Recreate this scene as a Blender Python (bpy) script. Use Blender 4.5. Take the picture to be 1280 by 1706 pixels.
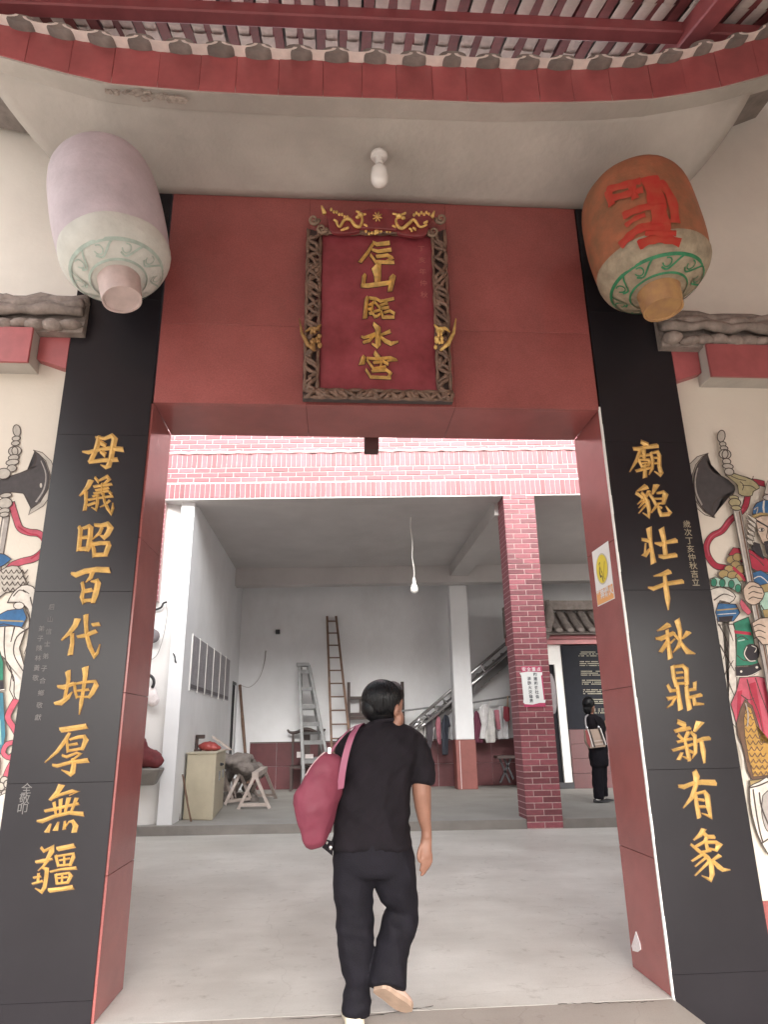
import bpy, bmesh, math, random
from mathutils import Vector, Matrix
random.seed(7)
for o in list(bpy.data.objects): bpy.data.objects.remove(o)
SC = bpy.context.scene
COL = SC.collection
R = math.radians
# ------------------------------------------------------------------ camera
CAMF, PITCH, YAW, ROLL = 1134.085, .3127, .0746, -.0173
CAMP = Vector((-.2822, -3.841, 1.279))
_f = Vector((math.sin(YAW)*math.cos(PITCH), math.cos(YAW)*math.cos(PITCH), math.sin(PITCH)))
_r = Vector((math.cos(YAW), -math.sin(YAW), 0)); _u = _r.cross(_f)
_r, _u = math.cos(ROLL)*_r + math.sin(ROLL)*_u, -math.sin(ROLL)*_r + math.cos(ROLL)*_u
cd = bpy.data.cameras.new('camera'); cam = bpy.data.objects.new('camera', cd); COL.objects.link(cam)
cd.sensor_fit = 'VERTICAL'; cd.sensor_height = 24; cd.lens = CAMF/1706*24
cd.clip_start = .05; cd.clip_end = 2000
cam.matrix_world = Matrix(((_r.x, _u.x, -_f.x, CAMP.x), (_r.y, _u.y, -_f.y, CAMP.y), (_r.z, _u.z, -_f.z, CAMP.z), (0, 0, 0, 1)))
SC.camera = cam
# ------------------------------------------------------------------ sky, sun, exposure
SUN_EL, SUN_AZ = R(28), R(177)
w = bpy.data.worlds.new('World'); SC.world = w; w.use_nodes = True
nt = w.node_tree; nt.nodes.clear()
sky = nt.nodes.new('ShaderNodeTexSky'); sky.sky_type = 'NISHITA'; sky.sun_disc = False
sky.sun_elevation = SUN_EL; sky.sun_rotation = SUN_AZ; sky.dust_density = 4; sky.air_density = 1.2
hs = nt.nodes.new('ShaderNodeHueSaturation'); hs.inputs['Saturation'].default_value = .22
bg = nt.nodes.new('ShaderNodeBackground'); bg.inputs[1].default_value = .15
wo = nt.nodes.new('ShaderNodeOutputWorld')
nt.links.new(sky.outputs[0], hs.inputs['Color']); nt.links.new(hs.outputs[0], bg.inputs[0]); nt.links.new(bg.outputs[0], wo.inputs[0])
sl = bpy.data.lights.new('sun', 'SUN'); so = bpy.data.objects.new('sun', sl); COL.objects.link(so)
sl.energy = .56; sl.angle = R(30); sl.color = (1, .96, .9)
# the lamp shines along its -Z: from azimuth SUN_AZ (clockwise from +Y) and elevation SUN_EL
_d = Vector((math.sin(SUN_AZ)*math.cos(SUN_EL), math.cos(SUN_AZ)*math.cos(SUN_EL), math.sin(SUN_EL)))
so.rotation_euler = _d.to_track_quat('Z', 'Y').to_euler(); so.location = (0, 3, 20)
SC.view_settings.view_transform = 'Standard'; SC.view_settings.look = 'None'
SC.view_settings.exposure = 2.0; SC.view_settings.gamma = 1; SC.view_settings.use_curve_mapping = False
SC.render.engine = 'CYCLES'; SC.cycles.use_denoising = True
SC.cycles.max_bounces = 10; SC.cycles.diffuse_bounces = 7; SC.cycles.sample_clamp_indirect = 8
# ------------------------------------------------------------------ measuring: a pixel of the photograph met with a plane of the place
def ray(px, py):
    return (_f*CAMF + _r*(px-640) - _u*(py-853)).normalized()
def at(px, py, **k):
    d = ray(px, py); a, v = list(k.items())[0]
    if a == 'v': t = (v - CAMP.y - .06*CAMP.x)/(d.y + .06*d.x)      # planes of the back hall, which stands 3.4 degrees off the gate
    else:
        i = 'xyz'.index(a); t = (v - CAMP[i])/d[i]
    return CAMP + t*d
def H(x, v, z): return Vector((x, v - .06*x, z))
# ------------------------------------------------------------------ materials
MATS = {}
def M(name, base, rough=.6, var=.15, scale=3., bump=.0, bscale=60., spec=.5, metal=0., rand=0., tint=None, speck=0., sscale=300., stain=0., tr=0.):
    if name in MATS: return MATS[name]
    m = bpy.data.materials.new(name); m.use_nodes = True; MATS[name] = m
    t = m.node_tree; N = t.nodes; L = t.links
    b = N['Principled BSDF']
    b.inputs['Roughness'].default_value = rough; b.inputs['Metallic'].default_value = metal
    b.inputs['Specular IOR Level'].default_value = spec
    if tr: b.inputs['Transmission Weight'].default_value = tr
    tc = N.new('ShaderNodeTexCoord')
    n = N.new('ShaderNodeTexNoise'); n.inputs['Scale'].default_value = scale; n.inputs['Detail'].default_value = 8; n.inputs['Roughness'].default_value = .62
    L.new(tc.outputs['Object'], n.inputs['Vector'])
    rp = N.new('ShaderNodeValToRGB')
    lo = [c*(1-var) for c in base]; hi = [min(1, c*(1+var)) for c in base]
    if tint: hi = tint
    rp.color_ramp.elements[0].position = .3; rp.color_ramp.elements[1].position = .7
    rp.color_ramp.elements[0].color = (*lo, 1); rp.color_ramp.elements[1].color = (*hi, 1)
    L.new(n.outputs['Fac'], rp.inputs[0]); out = rp.outputs[0]
    def mix(kind, fac, a, bcol):
        x = N.new('ShaderNodeMix'); x.data_type = 'RGBA'; x.blend_type = kind
        if isinstance(fac, float): x.inputs['Factor'].default_value = fac
        else: L.new(fac, x.inputs['Factor'])
        L.new(a, x.inputs[6])
        if isinstance(bcol, tuple): x.inputs[7].default_value = bcol
        else: L.new(bcol, x.inputs[7])
        return x.outputs[2]
    if speck:
        s = N.new('ShaderNodeTexNoise'); s.inputs['Scale'].default_value = sscale; s.inputs['Detail'].default_value = 3
        L.new(tc.outputs['Object'], s.inputs['Vector'])
        r2 = N.new('ShaderNodeMapRange'); r2.inputs[1].default_value = .35; r2.inputs[2].default_value = .7
        r2.inputs[3].default_value = 1-speck; r2.inputs[4].default_value = 1+speck
        L.new(s.outputs['Fac'], r2.inputs[0])
        cx = N.new('ShaderNodeCombineColor'); [L.new(r2.outputs[0], cx.inputs[i]) for i in range(3)]
        out = mix('MULTIPLY', 1.0, out, cx.outputs[0])
    if stain:
        s = N.new('ShaderNodeTexNoise'); s.inputs['Scale'].default_value = scale*.35; s.inputs['Detail'].default_value = 10; s.inputs['Roughness'].default_value = .7
        mp = N.new('ShaderNodeMapping'); mp.inputs['Scale'].default_value = (1, 1, .45); mp.inputs['Location'].default_value = (3.3, 1.7, 9)
        L.new(tc.outputs['Object'], mp.inputs[0]); L.new(mp.outputs[0], s.inputs['Vector'])
        r2 = N.new('ShaderNodeMapRange'); r2.inputs[1].default_value = .52; r2.inputs[2].default_value = .72; r2.inputs[3].default_value = 0; r2.inputs[4].default_value = stain
        L.new(s.outputs['Fac'], r2.inputs[0])
        out = mix('MIX', r2.outputs[0], out, (base[0]*.42, base[1]*.38, base[2]*.34, 1))
    if rand:
        oi = N.new('ShaderNodeObjectInfo')
        r3 = N.new('ShaderNodeMapRange'); r3.inputs[3].default_value = 1-rand; r3.inputs[4].default_value = 1+rand
        L.new(oi.outputs['Random'], r3.inputs[0])
        cx = N.new('ShaderNodeCombineColor'); [L.new(r3.outputs[0], cx.inputs[i]) for i in range(3)]
        out = mix('MULTIPLY', 1.0, out, cx.outputs[0])
    L.new(out, b.inputs['Base Color'])
    # worn gloss
    rr = N.new('ShaderNodeMapRange'); rr.inputs[3].default_value = max(.02, rough*.8); rr.inputs[4].default_value = min(1, rough*1.2)
    L.new(n.outputs['Fac'], rr.inputs[0]); L.new(rr.outputs[0], b.inputs['Roughness'])
    if bump:
        bn = N.new('ShaderNodeTexNoise'); bn.inputs['Scale'].default_value = bscale; bn.inputs['Detail'].default_value = 6
        L.new(tc.outputs['Object'], bn.inputs['Vector'])
        bp = N.new('ShaderNodeBump'); bp.inputs['Strength'].default_value = min(1, bump); bp.inputs['Distance'].default_value = .01
        L.new(bn.outputs['Fac'], bp.inputs['Height']); L.new(bp.outputs[0], b.inputs['Normal'])
    return m
def floor_mat(name, base):
    m = bpy.data.materials.new(name); m.use_nodes = True; MATS[name] = m
    t = m.node_tree; N = t.nodes; L = t.links; b = N['Principled BSDF']; tc = N.new('ShaderNodeTexCoord')
    def noise(sc, det, rough, mscale, loc=(0, 0, 0)):
        mp = N.new('ShaderNodeMapping'); mp.inputs['Scale'].default_value = mscale; mp.inputs['Location'].default_value = loc
        n = N.new('ShaderNodeTexNoise'); n.inputs['Scale'].default_value = sc; n.inputs['Detail'].default_value = det; n.inputs['Roughness'].default_value = rough
        L.new(tc.outputs['Object'], mp.inputs[0]); L.new(mp.outputs[0], n.inputs['Vector']); return n.outputs['Fac']
    def rng(s, a, c, lo, hi):
        r = N.new('ShaderNodeMapRange'); r.inputs[1].default_value = a; r.inputs[2].default_value = c; r.inputs[3].default_value = lo; r.inputs[4].default_value = hi
        L.new(s, r.inputs[0]); return r.outputs[0]
    def mul(a, c):
        x = N.new('ShaderNodeMath'); x.operation = 'MULTIPLY'; L.new(a, x.inputs[0]); L.new(c, x.inputs[1]); return x.outputs[0]
    big = rng(noise(.7, 10, .68, (1, 1, 1)), .35, .68, .76, 1.08)
    streak = rng(noise(2.2, 8, .7, (.3, 1.3, 1), (4, 2, 0)), .40, .66, .945, 1.03)
    spot = rng(noise(9, 6, .75, (1, 1, 1), (7, 1, 3)), .58, .76, 1.0, .62)
    fine = rng(noise(160, 3, .6, (1, 1, 1)), .3, .7, .93, 1.07)
    v = N.new('ShaderNodeTexVoronoi'); v.feature = 'DISTANCE_TO_EDGE'; v.inputs['Scale'].default_value = .42
    mp = N.new('ShaderNodeMapping'); L.new(tc.outputs['Object'], mp.inputs[0]); nn = N.new('ShaderNodeTexNoise'); nn.inputs['Scale'].default_value = 2.5; nn.inputs['Detail'].default_value = 8
    L.new(tc.outputs['Object'], nn.inputs['Vector']); ad = N.new('ShaderNodeVectorMath'); ad.operation = 'MULTIPLY_ADD'; ad.inputs[1].default_value = (.5, .5, .5); L.new(nn.outputs['Color'], ad.inputs[0]); L.new(mp.outputs[0], ad.inputs[2]); L.new(ad.outputs[0], v.inputs['Vector'])
    crack = rng(v.outputs['Distance'], .0, .0025, .85, 1.0)
    f = mul(mul(mul(big, streak), mul(spot, fine)), crack)
    cx = N.new('ShaderNodeMix'); cx.data_type = 'RGBA'; cx.inputs[6].default_value = (base[0]*.30, base[1]*.26, base[2]*.22, 1); cx.inputs[7].default_value = (base[0]*1.12, base[1]*1.12, base[2]*1.12, 1)
    L.new(rng(f, .25, 1.1, 0, 1), cx.inputs['Factor']); L.new(cx.outputs[2], b.inputs['Base Color'])
    L.new(rng(big, .8, 1.08, .42, .75), b.inputs['Roughness']); b.inputs['Specular IOR Level'].default_value = .4
    bp = N.new('ShaderNodeBump'); bp.inputs['Strength'].default_value = .25; bp.inputs['Distance'].default_value = .006; L.new(mul(f, fine), bp.inputs['Height']); L.new(bp.outputs[0], b.inputs['Normal'])
    return m
def flat(name, c, rough=.6): return M(name, c, rough, var=.06, scale=8)
granite = M('red_granite', (.30, .088, .082), .2, var=.16, scale=2.2, speck=.2, sscale=220, spec=.5, rand=.05)
black_granite = M('black_granite', (.018, .016, .019), .25, var=.12, scale=1.6, speck=.2, sscale=500, spec=.24)
gold = M('gold_leaf', (.66, .42, .14), .42, var=.22, scale=30, metal=.25, bump=.25, bscale=120)
gold_old = M('dull_gold', (.74, .50, .17), .42, var=.35, scale=25, metal=.3, bump=.3, bscale=90)
outline_brown = M('outline_brown', (.055, .02, .015), .6)
plaster = M('eave_plaster', (.46, .43, .395), .9, var=.16, scale=1.6, bump=.35, bscale=25, stain=.3)
white_wall = M('white_wall', (.62, .565, .49), .9, var=.05, scale=1.2, bump=.15, bscale=40, stain=.10)
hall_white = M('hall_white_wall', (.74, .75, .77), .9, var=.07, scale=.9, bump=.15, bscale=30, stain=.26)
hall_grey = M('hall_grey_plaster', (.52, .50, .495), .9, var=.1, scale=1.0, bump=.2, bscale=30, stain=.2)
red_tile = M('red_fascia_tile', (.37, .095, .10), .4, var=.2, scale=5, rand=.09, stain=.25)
red_paint = M('red_paint', (.34, .09, .10), .5, var=.2, scale=5, stain=.2)
board_red = M('roof_board_red', (.24, .065, .07), .6, var=.25, scale=9, rand=.2)
grey_tile = M('grey_clay_tile', (.23, .20, .185), .85, var=.3, scale=9, bump=.4, bscale=40, rand=.14)
tile_under = M('tile_underside', (.78, .70, .66), .9, var=.15, scale=8, bump=.3, bscale=40, rand=.1, stain=.15)
brick_m = M('brick_face', (.235, .066, .082), .5, var=.25, scale=20, rand=.3)
mortar = M('mortar', (.58, .44, .43), .9, var=.2, scale=30, bump=.4, bscale=90)
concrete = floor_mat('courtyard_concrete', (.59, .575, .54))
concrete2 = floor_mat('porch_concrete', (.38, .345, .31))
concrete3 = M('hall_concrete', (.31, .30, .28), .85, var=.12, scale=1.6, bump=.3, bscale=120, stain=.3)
step_m = M('step_concrete', (.22, .205, .19), .9, var=.14, scale=3, bump=.4, bscale=80, stain=.35)
dado_m = M('dado_tile_red', (.12, .035, .04), .5, var=.2, scale=6, rand=.12)
white_paint = M('white_paint', (.78, .77, .75), .6, var=.06, scale=4)
chalk = M('chalk_white', (.72, .66, .66), .8, var=.15, scale=60)
black_cloth = M('black_cloth', (.0095, .0075, .010), .85, var=.35, scale=14, bump=.35, bscale=220, spec=.15)
black_trouser = M('black_trouser', (.009, .008, .0115), .8, var=.3, scale=10, bump=.3, bscale=160, spec=.15)
skin = M('skin', (.225, .112, .078), .5, var=.12, scale=18, bump=.12, bscale=160, spec=.4)
hair = M('black_hair', (.005, .005, .006), .38, var=.5, scale=30, bump=.2, bscale=160, spec=.22)
plum = M('plum_nylon', (.15, .030, .050), .66, var=.15, scale=8, bump=.3, bscale=26, spec=.3)
pink_strap = M('pink_strap', (.22, .06, .105), .6)
cream = M('cream_canvas', (.66, .58, .44), .75, var=.1, scale=20)
sole_m = M('tan_sole', (.33, .23, .17), .75, var=.2, scale=14)
wood_old = M('old_wood', (.17, .105, .075), .8, var=.35, scale=7, bump=.4, bscale=50)
wood_dark = M('dark_wood', (.055, .035, .032), .5, var=.35, scale=6)
wood_pale = M('pale_wood', (.42, .36, .33), .8, var=.2, scale=6, bump=.3, bscale=50)
carved = M('carved_dark_wood', (.17, .105, .075), .5, var=.45, scale=16, bump=.6, bscale=60)
plaque_red = M('plaque_lacquer', (.22, .028, .038), .36, var=.3, scale=5, tint=(.30, .06, .075))
plaque_rim = M('plaque_crest_lacquer', (.20, .035, .04), .35, var=.25, scale=9)
steel = M('stainless', (.62, .62, .63), .18, var=.06, metal=1.)
alu = M('aluminium', (.20, .205, .21), .5, var=.2, metal=.3, scale=12)
dark_metal = M('dark_metal', (.05, .05, .055), .5, var=.2, metal=.5)
black_void = M('dark_door', (.014, .014, .017), .8, var=.2, spec=.15)
bulb_white = M('bulb_glass', (.86, .86, .84), .25, var=.02, spec=.5)
cable_m = M('white_cable', (.7, .69, .66), .6)
# ------------------------------------------------------------------ object helpers
def tag(o, label=None, cat=None, group=None, kind=None):
    if label: o['label'] = label
    if cat: o['category'] = cat
    if group: o['group'] = group
    if kind: o['kind'] = kind
    return o
def thing(name, label, cat, loc=(0, 0, 0), group=None):
    o = bpy.data.objects.new(name, None); o.empty_display_size = .1; COL.objects.link(o); o.location = loc
    return tag(o, label, cat, group)
def base_of(o):
    v = Vector((0, 0, 0))
    while o: v += o.location; o = o.parent
    return v
class MB:
    def __init__(s): s.bm = bmesh.new(); s.k = 0
    def face(s, vs):
        try:
            f = s.bm.faces.new(vs); f.material_index = s.k; return f
        except ValueError: return None
    def v(s, p): return s.bm.verts.new(p)
    def poly(s, pts): return s.face([s.v(p) for p in pts])
    def hexa(s, p):        # p: 8 corners, bottom ring then top ring
        q = [s.v(x) for x in p]
        for a in ((3, 2, 1, 0), (4, 5, 6, 7), (0, 1, 5, 4), (1, 2, 6, 5), (2, 3, 7, 6), (3, 0, 4, 7)): s.face([q[i] for i in a])
        return s
    def box(s, x0, x1, y0, y1, z0, z1, h=False):
        f = H if h else (lambda a, b, c: Vector((a, b, c)))
        return s.hexa([f(*c) for c in ((x0, y0, z0), (x1, y0, z0), (x1, y1, z0), (x0, y1, z0), (x0, y0, z1), (x1, y0, z1), (x1, y1, z1), (x0, y1, z1))])
    def prism(s, pts, d):   # extrude polygon by vector d
        d = Vector(d); a = [s.v(p) for p in pts]; b = [s.v(Vector(p)+d) for p in pts]; n = len(a)
        s.face(a[::-1]); s.face(b)
        for i in range(n): s.face([a[i], a[(i+1) % n], b[(i+1) % n], b[i]])
        return s
    def rings(s, rs, cap0=True, cap1=True, close=True):
        vr = [[s.v(p) for p in r] for r in rs]; n = len(vr[0])
        for a, b in zip(vr, vr[1:]):
            for i in range(n if close else n-1):
                j = (i+1) % n; s.face([a[i], a[j], b[j], b[i]])
        if close and cap0: s.face(vr[0][::-1])
        if close and cap1: s.face(vr[-1])
        return s
    def tube(s, pts, rad, n=8, cap=True, flat=None):
        pts = [Vector(p) for p in pts]; k = len(pts)
        rad = rad if isinstance(rad, (list, tuple)) else [rad]*k
        up = None; rs = []
        for i, p in enumerate(pts):
            t = ((pts[min(i+1, k-1)]-p).normalized() + (p-pts[max(i-1, 0)]).normalized())
            t = t.normalized() if t.length > 1e-6 else (pts[-1]-pts[0]).normalized()
            if up is None:
                up = Vector((0, 0, 1)) if abs(t.z) < .9 else Vector((0, 1, 0))
            a = t.cross(up).normalized(); b = a.cross(t).normalized(); up = b
            fl = flat or 1
            rs.append([p + a*math.cos(2*math.pi*j/n)*rad[i] + b*math.sin(2*math.pi*j/n)*rad[i]*fl for j in range(n)])
        return s.rings(rs, cap, cap)
    def bar(s, p, q, w, h, up=(0, 0, 1)):
        p = Vector(p); q = Vector(q); t = (q-p).normalized(); up = Vector(up)
        if abs(t.dot(up)) > .95: up = Vector((0, 1, 0))
        a = t.cross(up).normalized()*w/2; b = a.cross(t).normalized()*h/2
        return s.hexa([p-a-b, p+a-b, q+a-b, q-a-b, p-a+b, p+a+b, q+a+b, q-a+b])
    def lathe(s, prof, o, ax=(0, 0, 1), n=32, cap=True):  # prof [(t,r)]
        o = Vector(o); ax = Vector(ax).normalized(); u = Vector((1, 0, 0)) if abs(ax.x) < .9 else Vector((0, 1, 0))
        a = ax.cross(u).normalized(); b = ax.cross(a)
        return s.rings([[o+ax*t + (a*math.cos(2*math.pi*j/n)+b*math.sin(2*math.pi*j/n))*r for j in range(n)] for t, r in prof], cap, cap)
    def ball(s, c, rx, ry=None, rz=None, n=14, m=9, rot=None):
        ry = ry or rx; rz = rz or rx; c = Vector(c); rs = []
        for i in range(m+1):
            th = math.pi*(i+.02*(i == 0)-.02*(i == m))/m
            ring = []
            for j in range(n):
                p = Vector((rx*math.sin(th)*math.cos(2*math.pi*j/n), ry*math.sin(th)*math.sin(2*math.pi*j/n), -rz*math.cos(th)))
                ring.append(c + (rot @ p if rot else p))
            rs.append(ring)
        return s.rings(rs)
    def build(s, name, mats, parent=None, smooth=False, bevel=0., weld=False):
        if weld: bmesh.ops.remove_doubles(s.bm, verts=s.bm.verts, dist=1e-5)
        bmesh.ops.recalc_face_normals(s.bm, faces=s.bm.faces)
        if bevel:
            bmesh.ops.bevel(s.bm, geom=list(s.bm.edges), offset=bevel, segments=1, affect='EDGES', clamp_overlap=True)
        if not isinstance(mats, (list, tuple)): mats = [mats]
        if parent is not None: off = base_of(parent)
        else:
            xs = [v.co for v in s.bm.verts]
            off = Vector(((min(c.x for c in xs)+max(c.x for c in xs))/2, (min(c.y for c in xs)+max(c.y for c in xs))/2, min(c.z for c in xs)))
        for v in s.bm.verts: v.co -= off
        me = bpy.data.meshes.new(name); s.bm.to_mesh(me); s.bm.free()
        for m in mats: me.materials.append(m)
        if smooth:
            for p in me.polygons: p.use_smooth = True
            if smooth != True: me.set_sharp_from_angle(angle=R(smooth))
        o = bpy.data.objects.new(name, me); COL.objects.link(o)
        if parent is not None: o.parent = parent
        else: o.location = off
        return o
def link(name, me, loc, parent, rot=(0, 0, 0), scale=(1, 1, 1)):
    o = bpy.data.objects.new(name, me); COL.objects.link(o)
    o.parent = parent; o.location = Vector(loc) - (base_of(parent) if parent else Vector()); o.rotation_euler = rot; o.scale = scale
    return o
def bake(o, voxel=None, smooth_it=0, disp=None, decimate=None):
    """run modifiers and keep the result as the mesh"""
    if voxel:
        m = o.modifiers.new('r', 'REMESH'); m.mode = 'VOXEL'; m.voxel_size = voxel; m.use_smooth_shade = True
    if smooth_it:
        m = o.modifiers.new('s', 'SMOOTH'); m.iterations = smooth_it; m.factor = .5
    if disp:
        for sc, st in disp:
            tx = bpy.data.textures.new('n', 'CLOUDS'); tx.noise_scale = sc; tx.noise_depth = 2
            m = o.modifiers.new('d', 'DISPLACE'); m.texture = tx; m.strength = st; m.mid_level = .5
    dg = bpy.context.evaluated_depsgraph_get(); dg.update()
    me = bpy.data.meshes.new_from_object(o.evaluated_get(dg)); o.modifiers.clear()
    old = o.data; mats = [m for m in old.materials]; o.data = me
    me.materials.clear()
    for m in mats: me.materials.append(m)
    for p in me.polygons: p.use_smooth = True
    return o
def text_bm(mb, body, size, fn, bold=0.):
    """flat lettering; fn maps (x, y) of the text plane, centred, to the place"""
    c = bpy.data.curves.new('t', 'FONT'); c.body = body; c.size = size; c.align_x = 'CENTER'; c.align_y = 'CENTER'; c.offset = bold; c.resolution_u = 3
    o = bpy.data.objects.new('t', c); COL.objects.link(o)
    dg = bpy.context.evaluated_depsgraph_get(); dg.update()
    me = bpy.data.meshes.new_from_object(o.evaluated_get(dg))
    vs = [mb.v(fn(v.co.x, v.co.y)) for v in me.vertices]
    for p in me.polygons: mb.face([vs[i] for i in p.vertices])
    bpy.data.objects.remove(o); bpy.data.curves.remove(c); bpy.data.meshes.remove(me)
    return mb
def lerp(a, b, t): return a+(b-a)*t
def interp(pts, x):
    pts = sorted(pts)
    if x <= pts[0][0]: (x0, y0), (x1, y1) = pts[0], pts[1]
    elif x >= pts[-1][0]: (x0, y0), (x1, y1) = pts[-2], pts[-1]
    else:
        for (x0, y0), (x1, y1) in zip(pts, pts[1:]):
            if x0 <= x <= x1: break
    return y0+(y1-y0)*(x-x0)/(x1-x0)
def smooth_path(pts, k=4):
    pts = [tuple(p) for p in pts]; out = []
    P = [pts[0]]+pts+[pts[-1]]
    for i in range(1, len(P)-2):
        for s in range(k):
            t = s/k; a, b, c, d = P[i-1], P[i], P[i+1], P[i+2]
            out.append(tuple(.5*((2*b[j]) + (-a[j]+c[j])*t + (2*a[j]-5*b[j]+4*c[j]-d[j])*t*t + (-a[j]+3*b[j]-3*c[j]+d[j])*t**3) for j in range(len(b))))
    out.append(pts[-1]); return out
# ================================================================== ground
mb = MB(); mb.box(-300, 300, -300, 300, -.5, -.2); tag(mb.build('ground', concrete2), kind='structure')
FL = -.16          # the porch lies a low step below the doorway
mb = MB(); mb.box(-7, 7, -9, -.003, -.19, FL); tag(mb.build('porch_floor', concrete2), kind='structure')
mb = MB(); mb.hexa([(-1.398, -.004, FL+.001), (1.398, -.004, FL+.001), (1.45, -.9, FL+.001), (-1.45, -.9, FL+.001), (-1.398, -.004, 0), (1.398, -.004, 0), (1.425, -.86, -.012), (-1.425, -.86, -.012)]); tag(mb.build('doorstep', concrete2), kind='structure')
rn = random.Random(3)
mb = MB()
for p0, p1 in (((470, 1698), (640, 1690)), ((630, 1690), (722, 1676)), ((930, 1672), (1040, 1670)), ((1040, 1670), (1090, 1668))):
    k = 14; P = [at(lerp(p0[0], p1[0], i/k), lerp(p0[1], p1[1], i/k)+rn.uniform(-1, 1), z=.0018) for i in range(k+1)]
    for a, b in zip(P, P[1:]): wd = rn.uniform(.0008, .0045); mb.poly([a+Vector((0, -wd, 0)), b+Vector((0, -wd, 0)), b+Vector((0, wd, 0)), a+Vector((0, wd, 0))])
tag(mb.build('floor_crack', M('crack_dark', (.05, .045, .04), .9)), kind='structure')
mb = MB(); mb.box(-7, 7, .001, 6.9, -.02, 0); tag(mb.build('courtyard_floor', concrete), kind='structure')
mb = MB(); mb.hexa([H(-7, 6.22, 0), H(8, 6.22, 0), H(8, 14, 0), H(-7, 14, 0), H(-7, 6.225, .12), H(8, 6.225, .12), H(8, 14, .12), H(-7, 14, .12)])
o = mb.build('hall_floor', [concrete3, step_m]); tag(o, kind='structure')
for p in o.data.polygons:
    if abs(p.normal.z) < .5: p.material_index = 1
GW, ZL, ZT, GT, PW = 1.4, 3.221, 4.80, .479, 1.945
# ================================================================== lintel
t = thing('gate_lintel', 'red polished granite lintel over the temple doorway, behind the name plaque', 'lintel', (0, .24, ZL))
MB().box(-GW, GW, .03, GT-.02, ZL+.03, ZT+.5).build('core', granite, t)
xs = [-GW, -.47, .47, GW]; zs = [ZL, 3.78, ZT]
for i in range(3):
    for j in range(2):
        MB().box(xs[i]+.0005, xs[i+1]-.0005, 0, .03, zs[j]+.0005, zs[j+1]-.0005).build('granite_slab', granite, t, bevel=.0015)
    MB().box(xs[i]+.001, xs[i+1]-.001, .031, GT, ZL, ZL+.03).build('soffit_slab', granite, t, bevel=.0015)
# ================================================================== jambs and black pillars
jz = [0, .623, 1.503, 2.366, ZL]
def jamb(s, label):
    t = thing('gate_jamb', label, 'door jamb', (s*(GW+.1), .24, 0), 'red door jambs of the gate')
    MB().box(min(s*GW, s*PW)+.02, max(s*GW, s*PW)-.02, .03, GT-.01, 0, ZT+.4).build('core', granite, t)
    for a, b in zip(jz, jz[1:]):
        x0, x1 = sorted((s*GW, s*(GW+.021)))
        MB().box(x0, x1, .012, GT, a+.0012, b-.0012).build('granite_slab', granite, t, bevel=.0015)
    return t
JR = jamb(1, 'red granite door jamb on the right, with the yellow warning sign')
JL = jamb(-1, 'red granite door jamb on the left, in shade')
mb = MB()
for z0 in [i*.12 for i in range(27)]:
    w0 = .006+.004*random.random()
    mb.box(GW-.002, GW+w0, -.004-.001*random.random(), .011, z0, z0+.12)
mb.build('grout_edge', white_paint, JR)
# a chip of plaster stuck near the floor of the right jamb
mb = MB(); mb.prism([at(x, y, x=GW) for x, y in ((1061, 1552), (1068, 1572), (1069, 1582), (1064, 1586), (1056, 1584), (1054, 1576))], (-.004, 0, 0)).build('plaster_chip', chalk, JR)
pz = [-.159, .1, 1.06, 2.05, 3.0, 3.95, ZT]
def pillar(s, label):
    t = thing('couplet_pillar', label, 'pillar', (s*1.67, .1, 0), 'black granite pillars with gilded couplets')
    x0, x1 = sorted((s*(GW+.012), s*PW))
    for a, b in zip(pz, pz[1:]):
        MB().box(x0, x1, 0, .029, a+.0003, b-.0003).build('granite_slab', black_granite, t, bevel=.0012)
    MB().box(*sorted((s*PW, s*(PW-.019))), .03, .12, -.159, ZT).build('side_slab', black_granite, t)
    return t
PR = pillar(1, 'black granite pillar right of the doorway, gilded couplet beginning 廟')
PL = pillar(-1, 'black granite pillar left of the doorway, gilded couplet beginning 母')
# ------------------------------------------------------------------ gilded characters: strokes as tapered ridges
G = {}
def g(ch, ox, oy, strokes, s=100): G[ch] = (ox, oy, s, strokes)
g('母', 122, 703, [[(42,26,6),(41,35,8),(38,46,8),(29,65,7)],[(27,67,5),(50,64,6),(72,63,7)],[(38,26,3),(52,28,5),(64,23,6),(69,29,9),(66,42,9),(63,60,8),(59,73,8),(54,76,5),(46,72,1)],[(48,36,8),(53,39,6)],[(47,50,6),(52,54,8)],[(16,50,2),(25,51,6),(45,46,5),(60,44,6),(81,46,8)]])
g('儀', 112, 777, [[(38,26,9),(34,34,7),(27,43,5),(21,49,2)],[(31,45,6),(31,60,5),(29,72,6)],[(47,20,4),(52,26,4)],[(67,17,5),(61,20,4),(53,24,3)],[(67,18,5),(70,22,5),(61,30,3)],[(45,34,4),(58,32,4),(73,30,4)],[(48,40,3.5),(68,36,4)],[(45,45,3),(68,41,4)],[(58,30,4),(58,46,4)],[(43,50,3),(50,48,3)],[(36,56,3.5),(52,53,3),(75,50,4)],[(51,48,4),(50,62,5),(48,73,4),(41,69,1)],[(35,65,4),(46,61,4)],[(60,46,4),(62,58,4),(67,70,5),(73,79,6),(76,70,4),(76,62,1)],[(70,58,4),(62,65,3),(55,68,1)],[(71,44,4),(73,46,4)]])
g('昭', 108, 850, [[(24,29,5),(26,33,7),(25,45,7),(23,66,7)],[(31,30,4),(40,27,6),(43,30,8),(42,45,8),(39,62,8),(37,67,6)],[(30,46,5),(38,45,5)],[(25,65,6),(38,64,6)],[(51,25,5),(60,26,6),(71,23,7),(76,30,9),(71,40,8),(65,46,6),(58,42,1)],[(61,31,5),(58,38,5),(46,49,1)],[(45,55,4),(48,65,6),(49,76,6)],[(46,57,6),(60,55,6),(72,55,6),(73,59,8),(68,73,7)],[(49,75,6),(68,74,6)]])
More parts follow.
